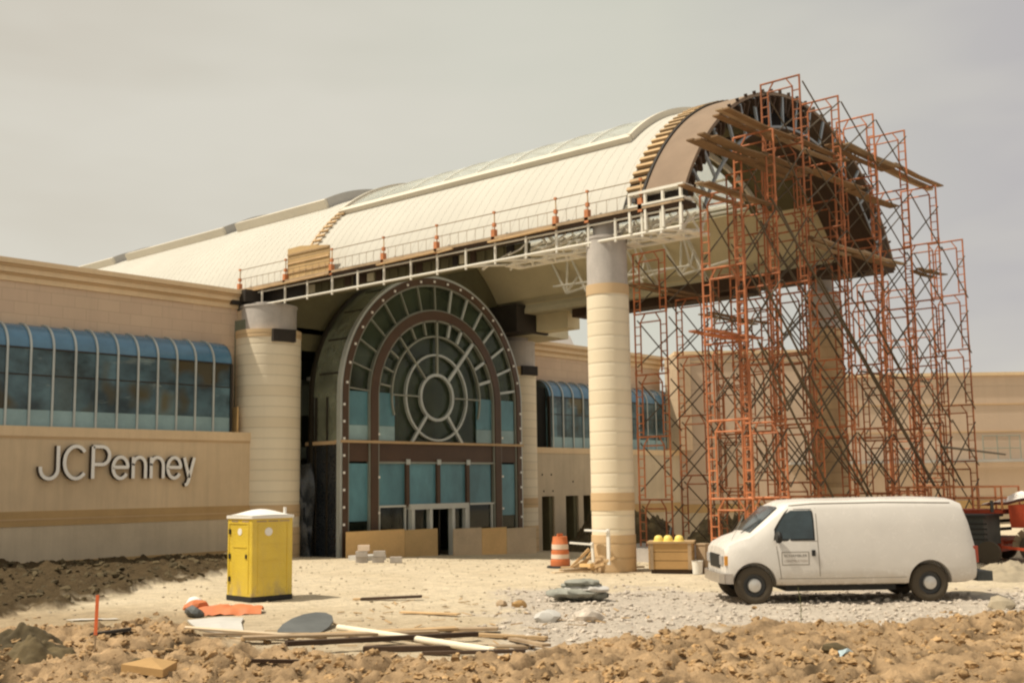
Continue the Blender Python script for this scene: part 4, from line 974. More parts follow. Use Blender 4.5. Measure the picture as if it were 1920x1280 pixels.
cut(body, cs_)
body.data.polygons.foreach_set('use_smooth', [True]*len(body.data.polygons)); body.data.set_sharp_from_angle(angle=radians(28)); body.parent = V_
def side_patch(name, rows, m, off, parent, s=1):
    """rows of (z, x0, x1) laid on the body side"""
    g = []
    for z, a, b in rows: g.append([(a+(b-a)*k/4, s*(ysurf(a+(b-a)*k/4, z)+off), z) for k in range(5)])
    return MB().sheet(g).build(name, M[m], parent, smooth=40)
for s in (1, -1):
    dr_ = side_patch('door_window_surround', [(1.285,-.43,-1.285),(1.50,-.44,-1.285),(1.70,-.58,-1.285),(1.86,-.70,-1.275),(1.93,-.78,-1.25)], 'rubber', .004, V_, s)
    side_patch('door_window', [(1.32,-.48,-1.255),(1.48,-.49,-1.255),(1.70,-.62,-1.255),(1.85,-.74,-1.245),(1.90,-.82,-1.22)], 'vanglass', .009, V_, s)
# door shut lines
def strip(name, pts, w, m, off, parent, s=1):
    o = MB()
    for (x0, z0), (x1, z1) in zip(pts, pts[1:]):
        o.bar((x0, s*(ysurf(x0,z0)+off), z0), (x1, s*(ysurf(x1,z1)+off), z1), w, .004, (0,1,0))
    return o.build(name, M[m], parent)
def polyl(pts, k=5): 
    r = []
    for (a, b), (c, d_) in zip(pts, pts[1:]): r += [(a+(c-a)*i/k, b+(d_-b)*i/k) for i in range(k)]
    return r+[pts[-1]]
M['seam'] = mat('panel_gap_shadow', (.22,.19,.15), .7, .1, 3, 20, 0)
strip('door_gap', polyl([(-.46,1.28),(-.50,.95),(-.56,.42)]), .014, 'seam', .001, V_)
strip('door_gap', polyl([(-1.34,1.95),(-1.34,1.2),(-1.36,.42)]), .014, 'seam', .001, V_)
strip('side_crease', polyl([(-1.4,1.23),(-2.8,1.235),(-4.5,1.22)], 8), .010, 'seam', -.0035, V_)
strip('roof_gutter', polyl([(-.80,1.995),(-1.3,2.03),(-2.8,2.04),(-4.2,2.01)], 8), .022, 'seam', .006, V_)
strip('rub_line', polyl([(-.5,.52),(-1.36,.51),(-3.15,.51)], 6), .012, 'seam', .0, V_)
MB().box(-1.27, ysurf(-1.2,1.0)+.0, .97, -1.20, ysurf(-1.2,1.0)+.03, 1.09).build('door_handle', M['rubber'], V_)
# name plate on the door
def sidebox(name, x0, x1, z0, z1, m, o0, o1, parent):
    y = ysurf((x0+x1)/2, (z0+z1)/2); return MB().box(x0, y+o0, z0, x1, y+o1, z1).build(name, M[m], parent)
pl_ = sidebox('name_plate', -1.14, -.57, .79, 1.06, 'seam', .0, .004, V_); sidebox('plate_face', -1.125, -.585, .805, 1.045, 'vanwhite', .004, .006, pl_)
def word(name, text, x0, x1, z0, z1, m, parent):
    y = ysurf((x0+x1)/2, z0)+.0075
    cu = bpy.data.curves.new(name, 'FONT'); cu.body = text; cu.size = 1; cu.extrude = .001
    o = bpy.data.objects.new(name, cu); COL.objects.link(o); dg = bpy.context.evaluated_depsgraph_get(); dg.update()
    me = bpy.data.meshes.new_from_object(o.evaluated_get(dg)); bpy.data.objects.remove(o)
    xs = [v.co.x for v in me.vertices]; ys = [v.co.y for v in me.vertices]; a, b, c, d_ = min(xs), max(xs), min(ys), max(ys)
    for v in me.vertices: 
        u, w = (v.co.x-a)/(b-a), (v.co.y-c)/(d_-c); v.co = (x0+(x1-x0)*u, y, z0+(z1-z0)*w)
    me.materials.append(M[m]); o = bpy.data.objects.new(name, me); COL.objects.link(o); o.parent = parent; return o
word('lettering', 'SCHAMBLER', -.62, -1.10, .955, 1.005, 'decal', pl_); word('lettering', 'CONSTRUCTION', -.62, -1.10, .85, .895, 'decal2', pl_)
# glass at the front
g = []
for k in range(6):
    t = .06+.86*k/5; x = .05+(-.66-.05)*t; z = 1.41+(2.0-1.41)*t; w = .80-.05*t-.07
    g.append([(x+.012, w*q, z+.020+.016*(1-abs(q))) for q in (1,.5,0,-.5,-1)])
MB().sheet(g).build('windscreen', M['vanglass'], V_, smooth=40)
MB().tube((.10,.30,1.43), (-.26,.62,1.72), .010, 5).build('wiper', M['rubber'], V_)
hd = MB().box(.54, .50, .80, .625, .80, .98).build('headlamp', M['lampgrey'], V_)
MB().box(.46, .862, .80, .60, .930, .99).build('indicator', M['lamporange'], V_)
MB().box(.54, -.80, .80, .625, -.50, .98).build('headlamp', M['lampgrey'], V_)
MB().box(.54, -.48, .72, .615, .48, 1.0).build('grille', M['rubber'], V_)
bp_ = MB(); pts = [(.45,.99),(.60,.95),(.67,.75),(.70,.0),(.67,-.75),(.60,-.95),(.45,-.99)]
for (a, b), (c, d_) in zip(pts, pts[1:]): bp_.bar((a,b,.53), (c,d_,.53), .05, .20, (0,0,1))
bp_.build('front_bumper', M['chrome'], V_)
MB().box(-4.98, -.94, .40, -4.66, .94, .60).build('rear_bumper', M['engine'], V_)
MB().box(-4.70, .84, .78, -4.60, .95, 1.12).build('tail_lamp', M['lampred'], V_); MB().box(-4.70, -.95, .78, -4.60, -.84, 1.12).build('tail_lamp', M['lampred'], V_)
mi = MB(); mi.lathe([(0.001,-.05),(.10,-.05),(.125,.0),(.11,.05),(0.001,.06)], (-.50,1.10,1.36), 14, 'x'); mi.bar((-.50,.98,1.32), (-.50,1.05,1.36), .04, .04); mi.build('door_mirror', M['rubber'], V_, smooth=40)
strip('door_gap', polyl([(-.46,1.28),(-1.34,1.27)]), .010, 'seam', .001, V_)
MB().tube((.42,.80,1.30), (.16,.84,1.78), .006, 4).build('aerial', M['lightframe'], V_)
MB().box(-3.0, -.75, .24, -.7, .75, .40).build('underside', M['rubber'], V_)
wh = None
for x in (0, -WB):
    for s in (1, -1):
        y = s*.83
        ty = MB().lathe([(.235,-.11),(.30,-.125),(.355,-.12),(.385,-.09),(.392,-.03),(.392,.03),(.385,.09),(.355,.12),(.30,.125),(.235,.11)], (x,y,.385), 40, 'y').build('tyre', M['tyre'], V_, smooth=50)
        MB().lathe([(.24,.10*s),(.225,.06*s),(.17,.05*s),(.13,.085*s),(.0,.09*s)], (x,y,.385), 32, 'y').build('rim', M['rim'], ty, smooth=40)
        MB().lathe([(.14,.086*s),(.13,.12*s),(.085,.13*s),(.0,.135*s)], (x,y,.385), 24, 'y').build('hubcap', M['hub'], ty, smooth=40)

# ------------------------------------------------------------------ portable toilet
P_ = thing('portable_toilet', 'bright yellow portable toilet with white domed roof, left of the entrance', 'portable toilet', (-11.0, 2.0, 0.0), world=False, rotz=0)
PX = Vector((-11.62,1.40,0)); fw_ = Vector((FX,FY,0)); rt = Vector((FY,-FX,0))
_ra = radians(12.6); lf = Vector((fw_.x*cos(_ra)-fw_.y*sin(_ra), fw_.x*sin(_ra)+fw_.y*cos(_ra), 0)); lr = Vector((lf.y,-lf.x,0))
ex = (lr*.85+lf*.53).normalized(); ey = (-lr*.53+lf*.85).normalized()
Wd = 1.08
P_.location = PX + ex*Wd/2 + ey*Wd/2 + Vector((0,0,.01)); P_.rotation_euler = (0,0,atan2(ex.y, ex.x)); P_.scale = (1,1,.925)
def rrect(w, r, n=5):
    P = []
    for cx_, cy_, a0 in ((w-r,w-r,0),(-w+r,w-r,90),(-w+r,-w+r,180),(w-r,-w+r,270)):
        for i in range(n+1): a = radians(a0+90*i/n); P.append((cx_+r*cos(a), cy_+r*sin(a)))
    return P
h = Wd/2
MB().prism(rrect(h, .05), lambda u, v, dd: (u, v, dd), .12, 1.98).build('cabin', M['potty'], P_, smooth=40)
MB().prism(rrect(h+.01, .05), lambda u, v, dd: (u, v, dd), .0, .12).build('skid_base', M['rubber'], P_)
MB().prism(rrect(h+.03, .07), lambda u, v, dd: (u, v, dd), 1.98, 2.05).build('roof_rim', M['white'], P_)
g = []
for i in range(9):
    u = -1+2*i/8; g.append([((-1+2*j/8)*(h+.01), u*(h+.01), 2.052+.15*max(0, cos(u*1.5))*max(0, cos((-1+2*j/8)*1.5))) for j in range(9)])
MB().sheet(g).build('roof_dome', M['white'], P_, smooth=60)
MB().tube((h-.14,-h+.14,2.0), (h-.14,-h+.14,2.24), .035, 10).build('vent_pipe', M['white'], P_)
for x in (-.30, .0, .30): MB().box(x-.13, -h-.006, 1.90, x+.13, -h+.01, 1.93).build('vent_slot', M['wood2'], P_)
for y in (-.25, .2): MB().box(-h-.006, y-.14, 1.90, -h+.01, y+.14, 1.93).build('vent_slot', M['wood2'], P_)
s1 = MB(); s1.lathe([(0.001,-.006),(.10,-.006),(.10,.0)], (-.12, -h-.002, 1.66), 20, 'y'); s1.build('oval_badge', M['white'], P_)
s1 = MB(); s1.lathe([(0.001,-.006),(.085,-.006),(.085,.0)], (-h-.002, -.02, 1.66), 20, 'x'); s1.build('oval_badge', M['white'], P_)
MB().box(-h-.012, -.30, 1.28, -h+.0, .26, 1.31).build('moulded_rib', M['potty'], P_); MB().box(-h-.012, -.40, .2, -h+.0, -.36, 1.85).build('door_edge', M['potty'], P_)
for z in (.45,1.0,1.6): MB().box(-h-.03, .36, z, -h+.0, .42, z+.12).build('hinge', M['rubber'], P_)
for z in (.55,.95,1.35): MB().box(-.30, -h-.008, z, .30, -h, z+.02).build('moulded_rib', M['potty'], P_)
MB().box(-h-.014, -.40, 1.85, -h, .44, 1.88).build('door_edge', M['potty'], P_); MB().box(-h-.014, .42, .2, -h, .45, 1.85).build('door_edge', M['potty'], P_)
MB().box(-h-.02, -.33, 1.02, -h, -.27, 1.12).build('latch', M['rubber'], P_)
MB().box(-.40, -h-.012, .2, -.37, -h, 1.85).build('moulded_rib', M['potty'], P_); MB().box(.37, -h-.012, .2, .40, -h, 1.85).build('moulded_rib', M['potty'], P_)

# ------------------------------------------------------------------ loose things
def gz(x, y): return ground_h(x, y)[0]
def at(x, y, dz=0): return (x, y, gz(x, y)+dz)
BA = Vector((.35, 2.3, 0)); z = gz(BA.x, BA.y)
b_ = thing('traffic_barrel', 'orange and white striped traffic barrel beside the lumber pile', 'traffic barrel', (BA.x, BA.y, z))
def lath(name, prof, m, par, c, n=28, sm=40): return MB().lathe(prof, c, n).build(name, M[m], par, smooth=sm)
lath('body', [(.001,.02),(.30,.02),(.30,.22),(.275,.23),(.27,.50),(.25,.51),(.245,.76),(.23,.78),(.22,.93),(.001,.94)], 'orange', b_, (BA.x,BA.y,z))
for z0, z1, r in ((.27,.40,.281),(.55,.70,.258),): lath('white_band', [(r-.02,z0),(r,z0),(r-.004,z1),(r-.02,z1)], 'barrelwhite', b_, (BA.x,BA.y,z))
MB().box(BA.x-.12, BA.y-.02, z+.94, BA.x+.12, BA.y+.02, z+1.02).build('handle', M['orange'], b_); lath('rubber_foot', [(.001,.0),(.42,.0),(.40,.05),(.31,.06)], 'rubber', b_, (BA.x,BA.y,z))
# lumber pile round the near column
rnd = random.Random(21)
lum = [((-.9,2.6,.06),(1.6,-.4,.10),.25,.05,'wood'),((-1.3,1.9,.12),(1.3,.2,.14),.22,.05,'wood2'),((-1.0,2.4,.18),(.6,-.6,.20),.28,.04,'wood'),((-1.6,2.2,.03),(.4,.6,.05),.3,.05,'plywood2'),
       ((-.8,1.9,.20),(-.3,1.2,.95),.12,.10,'wood'),((-.5,1.5,.20),(.0,1.0,1.05),.14,.10,'plywood'),((-.9,1.6,.22),(-.2,.9,.72),.10,.09,'wood'),((-.5,.6,.2),(-.35,-.3,.62),.10,.09,'plywood'),((-.6,.9,.2),(-.85,-.5,.40),.12,.09,'wood'),((-.9,.4,.15),(-.7,-1.0,.66),.09,.09,'wood'),((-.8,1.2,.3),(-1.0,.2,.34),.16,.12,'plywood')]
words = ['wide pale board lying flat, the lowest and longest','weathered board lying across the pile','pale board on top of the flat ones','grey plywood strip sticking out to the left','short timber propped steeply, leftmost','thick timber propped steeply, tallest','thin timber leaning behind the propped ones','yellow offcut leaning on the column foot','short batten lying low by the column','batten leaning right, against the column','chunky yellow offcut in the middle']
for (p, q, w, hh, m), lb in zip(lum, words):
    ky, kz = .52, .68; p = (p[0]*.8, p[1]*ky-.1, p[2]*kz); q = (q[0]*.8, q[1]*ky-.1, q[2]*kz); z = gz(p[0]-.3, p[1]); w *= .75; hh *= .8
    tag(MB().bar((p[0]-.25,p[1],p[2]+z), (q[0]-.25,q[1],q[2]+z), w, hh).build('timber', M[m]), 'lumber pile at the near column: '+lb, 'timber', 'lumber heaped at the near column')
wf = thing('white_bracket', 'white bent metal frame leaning among the lumber against the near column', 'metal frame', (-.7, .5, 0))
wf_p = MB(); wf_p.bar((-.85,-.44,.25), (-.88,-.46,1.24), .10, .05, (1,0,0)); wf_p.build('upright', M['white'], wf)
MB().bar((-.86,.10,.3), (-.88,.12,.86), .08, .05, (1,0,0)).build('upright', M['white'], wf); MB().bar((-.90,-.48,1.18), (-.90,.33,1.20), .05, .12, (1,0,0)).build('cross_rail', M['white'], wf); MB().bar((-.90,.08,.80), (-.90,.90,.83), .05, .07, (1,0,0)).build('cross_rail', M['white'], wf)
# crate with hats
cz = gz(-.1,-2.0); ca, cb = Vector((-.35,-1.45,0)), Vector((.25,-2.52,0)); e = (cb-ca).normalized(); nb = Vector((-e.y,e.x,0)); nb = nb if nb.dot(fw_) > 0 else -nb
bx_ = thing('wooden_crate', 'brown wooden crate with yellow hard hats on its lid, left of the van', 'crate', tuple((ca+cb)/2+Vector((0,0,cz))))
L0 = (cb-ca).length/2; cc = (ca+cb)/2+nb*.45
for i in range(3): MB().obox((cc.x,cc.y,cz+.24+i*.24), e*L0, nb*.45, (0,0,.112)).build('side_board', M['cardboard'], bx_)
MB().obox((cc.x,cc.y,cz+.86), e*(L0+.04), nb*.49, (0,0,.025)).build('lid', M['wood'], bx_)
for s_ in (-1, 1): q = cc+e*L0*s_*.86-nb*.462; MB().obox((q.x,q.y,cz+.48), e*.05, nb*.012, (0,0,.36)).build('corner_cleat', M['wood2'], bx_)
MB().obox((cc.x,cc.y,cz+.07), e*L0*.9, nb*.4, (0,0,.06)).build('bearer', M['darkply'], bx_)
for i, (f, lb) in enumerate(((-.55,'left'),(-.12,'middle'),(.38,'right'))):
    q = cc+e*L0*f-nb*.25; hz0 = cz+.885
    ht = thing('hard_hat', 'yellow hard hat on the wooden crate, the %s one of three' % lb, 'hard hat', (q.x,q.y,hz0), 'hard hats on the crate')
    MB().lathe([(.001,.17),(.06,.162),(.105,.13),(.125,.07),(.13,.012)], (q.x,q.y,hz0), 20).build('shell', M['yellowhat'], ht, smooth=60)
    MB().lathe([(.12,.0),(.165,.0),(.16,.015),(.12,.02)], (q.x,q.y,hz0), 20).build('brim', M['yellowhat'], ht, smooth=60)
bk = cb-nb*.1+e*.12; z = gz(bk.x,bk.y); bu = thing('bucket', 'white plastic bucket at the right corner of the wooden crate', 'bucket', (bk.x,bk.y,z))
lath('pail', [(.001,.01),(.13,.01),(.155,.36),(.165,.37),(.15,.37),(.13,.05)], 'white', bu, (bk.x,bk.y,z)); MB().arc((bk.x,z+.37), .15, .158, bk.y-.005, bk.y+.005, 200, 340, 12).build('bail', M['rubber'], bu)
for i, (x, y, w, hh, m, nm, lb) in enumerate(((.75,-2.55,.30,.78,'wood2','wooden_box','narrow wooden box between the crate and the front of the van'),(2.6,-.2,.5,.8,'engine','pump','dark engine-like pump behind the crate'))):
    z = gz(x,y); o = thing(nm, lb, 'box' if i == 0 else 'pump', (x,y,z))
    MB().box(x-w/2,y-w/2,z,x+w/2,y+w/2,z+hh).build('casing', M[m], o); MB().box(x-w/2-.02,y-w/2-.02,z+hh,x+w/2+.02,y+w/2+.02,z+hh+.04).build('lid', M['wood2' if i == 0 else 'rubber'], o)
    if i: MB().tube((x,y,z+hh),(x+.1,y,z+hh+.35),.04).build('exhaust', M['engine'], o)
sl_ = MB().box(3.6,1.0,gz(4,2)-.05,6.6,3.6,gz(4,2)+.42).build('concrete_block_stack', M['concrete']); tag(sl_, 'pale concrete slab stack between the near column and the crate', 'slab')
def mound(name, m, c, rx, ry, hh, label, cat, seed=1, n=44):
    g = []
    for i in range(n+1):
        row = []
        for j in range(n+1):
            u, v = -1+2*i/n, -1+2*j/n; r = min(1, hypot(u, v)); k = (1-r*r)**1.2 if r < 1 else 0
            x, y = c[0]+u*rx, c[1]+v*ry; f = 1+.45*noise.fractal(Vector((x*1.1+seed, y*1.1, 0)), .9, 2, 4)+.30*noise.noise(Vector((x*4+seed, y*4, 2)))+.2*noise.noise(Vector((x*9, y*9, seed)))
            row.append((x, y, G(x, y)-.06+k*hh*f))
        g.append(row)
    return tag(MB().sheet(g).build(name, M[m], smooth=80), label, cat)
mound('earth_mound', 'soil', (9.2,5.6), 2.6, 1.9, 1.35, 'dark earth mound under the canopy just right of the near column', 'mound', 1)
mound('earth_mound', 'soil', (11.6,3.2), 2.4, 1.8, 1.25, 'dark earth mound behind the crate, its right end under the red scaffold', 'mound', 4)
mound('earth_mound', 'soil', (18.3,14.2), 2.5, 1.6, 1.5, 'dark earth mound in front of the doorways of the right wing', 'mound', 7)
mound('earth_mound', 'soil', (-18.5,-2.2), .8, .6, .42, 'dark clump of dug soil by the left edge behind the corner', 'mound', 15)
mound('earth_mound', 'soil', (-19.0,-3.7), .7, .7, .45, 'dark clump of dug soil filling the bottom left corner', 'mound', 18)
mound('rubble_heap', 'rubble', (3.5,-9.9), 1.6, 1.2, .38, 'grey rubble heap on the gravel right of the van bumper', 'rubble', 9)
mound('rubble_heap', 'rubble', (5.6,-10.6), 2.0, 1.5, .42, 'grey rubble heap cut by the right edge of the photo', 'rubble', 12)
# wire mesh bundle
c = Vector((-7.3,-4.5,gz(-7.3,-4.5))); mb = MB(); rnd = random.Random(2)
wb_ = thing('mesh_bundle', 'crumpled grey bundle of wire mesh on the gravel before the near column', 'bundle', tuple(c))
ax_ = Vector((.55,-.83,0)); 
for i in range(5):
    o = MB(); off = Vector((rnd.uniform(-.2,.2), rnd.uniform(-.2,.2), .10+.075*i)); r = .15-.015*i; pr_ = []
    L0 = .62-.06*i; a0 = rnd.uniform(-.12,.12); dirv = Vector((ax_.x*cos(a0)-ax_.y*sin(a0), ax_.x*sin(a0)+ax_.y*cos(a0), 0)); g = []
    for k in range(15):
        t = -1+2*k/14; cen = c+off+dirv*L0*t; row = []
        side = Vector((-dirv.y, dirv.x, 0))
        for q in range(13):
            a = 2*pi*q/12; rr_ = r*(1-.6*abs(t)**3)*(1+.4*noise.noise(Vector((t*4+i*3, sin(a)*2, cos(a)*2)))); row.append(tuple(cen+side*rr_*1.9*cos(a)+Vector((0,0,rr_*sin(a)*.8))))
        g.append(row)
    o.sheet(g).build('fold', M['greyrag' if i % 2 else 'greysheet' if i == 2 else 'greyrag'], wb_, smooth=50)
# orange barrier section lying on the ground, with a white bag
c = Vector((-13.25,-.02,gz(-13.25,0)))
ob = thing('orange_barrier', 'orange plastic barrier sheet lying crumpled in front of the yellow toilet', 'barrier', tuple(c)); ob_dir = Vector((.745,-.66,0)); pd = Vector((.66,.745,0))
g = []
for k in range(19):
    t = -1+2*k/18; row = []
    for q in range(9):
        u = -1+2*q/8; p = c+ob_dir*.72*t+pd*.34*u; row.append((p.x, p.y, c.z+.02+.15*(1-u*u)**.5*(1-.3*t*t)+.05*noise.noise(Vector((t*4,u*3,2)))*1.6))
    g.append(row)
MB().sheet(g).build('sheet', M['orange'], ob, smooth=60)
MB().rock((c.x-.42, c.y+.45, c.z+.17), .22, (1.3,1,.6), 1, .12).build('loose_fold', M['orange'], ob)
tag(MB().rock((c.x-.25, c.y+.78, c.z+.18), .17, (1.1,1,.9), 1, .1).build('white_bag', M['white'], smooth=80), 'small white bag behind the orange barrier', 'bag')
tag(MB().rock((-13.95,.05,gz(-13.95,.05)+.08), .20, (1.2,1,.6), 1, .15).build('grey_rock', M['greyplate']), 'dark grey rock left of the orange barrier', 'rock')
def flat(name, pts, m, label, cat, h0=.03, th=.025, wob=.03):
    cx_ = sum(p[0] for p in pts)/len(pts); cy_ = sum(p[1] for p in pts)/len(pts); zs = max(gz(*p) for p in pts+[(cx_,cy_)])+h0
    mb = MB(); n = len(pts); vs = []
    for p in pts: zz = max(gz(*p)+h0*.5, zs-.14)+random.uniform(-wob,wob)*.5; vs += [(p[0],p[1],zz),(p[0],p[1],zz+th)]
    vs += [(cx_,cy_,zs),(cx_,cy_,zs+th)]
    fs = []
    for i in range(n):
        j = (i+1) % n; fs += [(2*i,2*j,2*j+1,2*i+1),(2*i+1,2*j+1,2*n+1),(2*j,2*i,2*n)]
    return tag(mb.add(vs, fs).build(name, M[m]), label, cat)
flat('grey_sheet', [(-14.5,-.55),(-13.9,-.75),(-13.75,-1.3),(-14.3,-2.0),(-14.95,-3.0),(-15.3,-2.9),(-15.2,-2.0),(-14.85,-1.2)], 'greysheet', 'pale grey torn sheet lying on the dirt below the orange barrier', 'sheet', .05)
pts = []
pa, pb = Vector((-15.0,-4.15,0)), Vector((-13.2,-3.15,0)); cc = (pa+pb)/2; e = (pb-pa)/2; q = Vector((-e.y,e.x,0)).normalized()*.36
for i in range(14): a = 2*pi*i/14; w_ = cc+e*cos(a)*.92+q*sin(a); pts.append((w_.x, w_.y))
pz = gz(cc.x, cc.y); rise = MB(); vs = []
for i, (x, y) in enumerate(pts): a = 2*pi*i/14; zz = pz+.10+.13*(cos(a)*.9+.1)+.07*sin(a); vs += [(x,y,zz-.03),(x,y,zz)]
n = 14; rise.add(vs, [tuple(2*i for i in range(n))[::-1], tuple(2*i+1 for i in range(n))]+[(2*i,2*((i+1)%n),2*((i+1)%n)+1,2*i+1) for i in range(n)])
tag(rise.build('dark_plate', M['greyplate']), 'dark grey oval plate tilted on the dirt left of the white pipe', 'plate')
def board(p0, p1, w, th, m, z0, z1, lb, name='plank', cat='plank', group='planks scattered in the foreground'):
    if group and 'foreground' in lb+group and p0[0] < -11.9: p0 = (p0[0]-.36, p0[1]-.30); p1 = (p1[0]-.36, p1[1]-.30); z0 *= .7; z1 *= .7
    a, b = gz(*p0)+z0, gz(*p1)+z1
    return tag(MB().bar((p0[0],p0[1],a), (p1[0],p1[1],b), w, th).build(name, M[m]), lb, cat, group)
board((-15.5,-3.9), (-12.4,-5.75), .26, .04, 'wood', .06, .10, 'long pale plank reaching back from under the left end of the pile')
board((-15.75,-4.3), (-13.0,-5.9), .24, .04, 'wood2', .05, .12, 'weathered plank lying second from the left in the foreground pile')
board((-13.2,-4.6), (-12.0,-6.35), .20, .05, 'wood2', .05, .10, 'short weathered plank at the far side of the foreground pile')
board((-15.9,-5.6), (-12.9,-6.7), .14, .07, 'darkply', .10, .16, 'dark wet timber crossing under the white pipe')
board((-14.6,-5.9), (-13.0,-7.9), .24, .04, 'wood2', .05, .05, 'brown plank half buried under the right end of the white pipe')
board((-14.9,-6.2), (-13.6,-7.6), .12, .08, 'darkply', .06, .06, 'dark square timber lying below the white pipe')
board((-12.75,-6.0), (-12.2,-7.6), .16, .05, 'wood', .05, .05, 'short pale plank behind the right half of the white pipe')
board((-17.3,-6.5), (-16.3,-7.1), .06, .05, 'darkply', .04, .10, 'thin dark stick on the dirt in the bottom foreground')
board((-16.1,-3.2), (-14.3,-4.6), .22, .03, 'plywood2', .05, .06, 'pale thin strip at the left end of the foreground pile', 'plank')
board((-15.2,-2.4), (-14.2,-4.0), .12, .04, 'wood2', .04, .07, 'narrow weathered strip between the torn sheet and the oval plate')
board((-12.6,-7.2), (-13.4,-8.6), .14, .04, 'wood2', .04, .09, 'short brown board just right of the white pipe tip')
board((-14.6,-7.2), (-13.9,-8.6), .10, .05, 'darkply', .03, .10, 'dark splintered stick below the right tip of the white pipe')
board((-11.2,-3.0), (-10.9,-4.3), .15, .03, 'wood', .04, .05, 'pale board lying alone on the sand behind the white pipe')
board((-9.9,-.3), (-9.1,-1.4), .20, .05, 'darkply', .03, .08, 'dark plank flat on the bright sand behind the foreground pile')
board((-9.9,-.05), (-9.5,-.9), .12, .04, 'wood', .05, .06, 'small pale offcut beside the dark plank on the bright sand')
p0, p1 = (-14.2,-4.65), (-14.4,-8.45)
tag(MB().tube((p0[0],p0[1],gz(*p0)+.15), (p1[0],p1[1],gz(*p1)+.08), .055, 12).build('plastic_pipe', M['pvc'], smooth=50), 'long cream plastic pipe lying across the foreground planks', 'pipe')
sk = thing('survey_stake', 'thin survey stake wrapped in bright orange ribbon at the left foreground', 'stake', at(-18.30,-4.0)); z = gz(-18.3,-4.0)
MB().bar((-18.30,-4.0,z-.1), (-18.29,-4.0,z+.45), .016, .016).build('stake', M['wood2'], sk); MB().bar((-18.29,-4.0,z+.40), (-18.27,-3.99,z+.98), .045, .02, (FX,FY,0)).build('ribbon', M['signboard'], sk)
tag(MB().bar(at(-17.25,-1.95,.05), at(-16.75,-2.35,.09), .16, .05).build('black_offcut', M['black']), 'flat black offcut on the dirt just behind the orange ribboned stake', 'offcut')
flat('cardboard_box', [(-19.0,-5.97),(-18.8,-6.65),(-18.4,-6.35),(-18.55,-5.67)], 'cardboard', 'brown box panel poking from the dirt at the bottom edge', 'box', .07, .10)
rk = random.Random(8)
for (x, y, r, m, lb) in ((-12.1,-12.7,.15,'soil','dark clod in the right foreground dirt below the van'),(-9.0,-4.2,.14,'cardboard','brown rock left of the grey bundle, nearer the planks'),(-9.0,-3.7,.12,'wood2','tan rock just right of the brown one by the gravel edge'),(-10.6,-6.3,.20,'greysheet','white-grey broken slab in the gravel below the grey bundle'),(-10.2,-6.9,.24,'gravel','pale stone slab at the dirt edge below the grey bundle'),(-3.9,-12.2,.24,'rubble','brown boulder at the dirt edge near the right side'),(-18.2,-5.0,.10,'soil','small dark clod between the stake and the brown box')):
    tag(MB().rock(at(x,y,r*.3), r, (1.2,1,.7), 1, .16, rk).build('rock', M[m], smooth=25), lb, 'rock')
tag(MB().sheet([[(-12.4+.1*i, -13.05+.07*j, gz(-12.4+.1*i,-13.05+.07*j)+.04+.03*((i*j) % 2)) for j in range(4)] for i in range(3)]).build('plastic_litter', M['paleblue']), 'scrap of pale blue plastic on the dirt in the right foreground', 'litter')
tag(MB().sheet([[(-15.9+.13*i, 1.6-.12*j-.1*i, gz(-15.9+.13*i, 1.6-.12*j-.1*i)+.03) for j in range(3)] for i in range(7)]).build('plastic_litter', M['greysheet']), 'long pale scrap of sheeting on the sand above the stake', 'litter')
wd = MB(); x, y = -9.05,-10.6; z = gz(x,y)
wd.path([(x,y,z-.05),(x+.02,y,z+.35),(x-.01,y+.02,z+.62)], .006, 4)
for k in range(7): wd.add([(x,y,z+.1+.06*k),(x+.06*cos(k*2),y+.06*sin(k*2),z+.16+.06*k),(x+.03*cos(k*2+.5),y+.03*sin(k*2+.5),z+.12+.06*k)], [(0,1,2)])
tag(wd.build('dry_weed', M['weed']), 'single dry weed stem standing in the dirt below the van door', 'weed')
rs = random.Random(31); sp_ = MB()
for i in range(90):
    x = rs.uniform(-16.2,-8.5); y = -5.2-(x+12)*-.35+rs.uniform(-3.2,3.2); z = gz(x,y)+.025; a = rs.uniform(0,6.28); L0 = rs.uniform(.06,.35)
    sp_.bar((x,y,z), (x+L0*cos(a),y+L0*sin(a),z+rs.uniform(-.01,.05)), rs.uniform(.012,.05), rs.uniform(.008,.02))
tag(sp_.build('wood_scraps', M['wood']), 'splinters and small scraps of timber strewn around the foreground planks', 'scraps', kind='stuff')
# concrete blocks by the barricade
bs = [(-.9,10.0,0),( -.55,9.55,0),(-.25,9.0,0),(-.95,9.95,.2),(-.55,9.5,.2),(-.9,9.9,.4)]
pos = ['bottom left','bottom middle','bottom right','left one of the second layer','right one of the second layer','top one']
for (x, y, h_), ps in zip(bs, pos):
    z = gz(-.6,9.5)+h_; tag(MB().obox((x,y,z+.1), (.14,-.14,0), (.09,.09,0), (0,0,.095)).build('concrete_block', M['barrelwhite' if h_ > .3 else 'concrete']), 'pale masonry block stacked before the plywood barricade, '+ps, 'block', 'masonry blocks before the entrance')
tag(MB().box(.2,11.2,gz(.6,11.4),1.3,12.0,gz(.6,11.4)+.18).build('pallet', M['greysheet']), 'low grey pallet of wrapped tiles left of the masonry blocks', 'pallet')
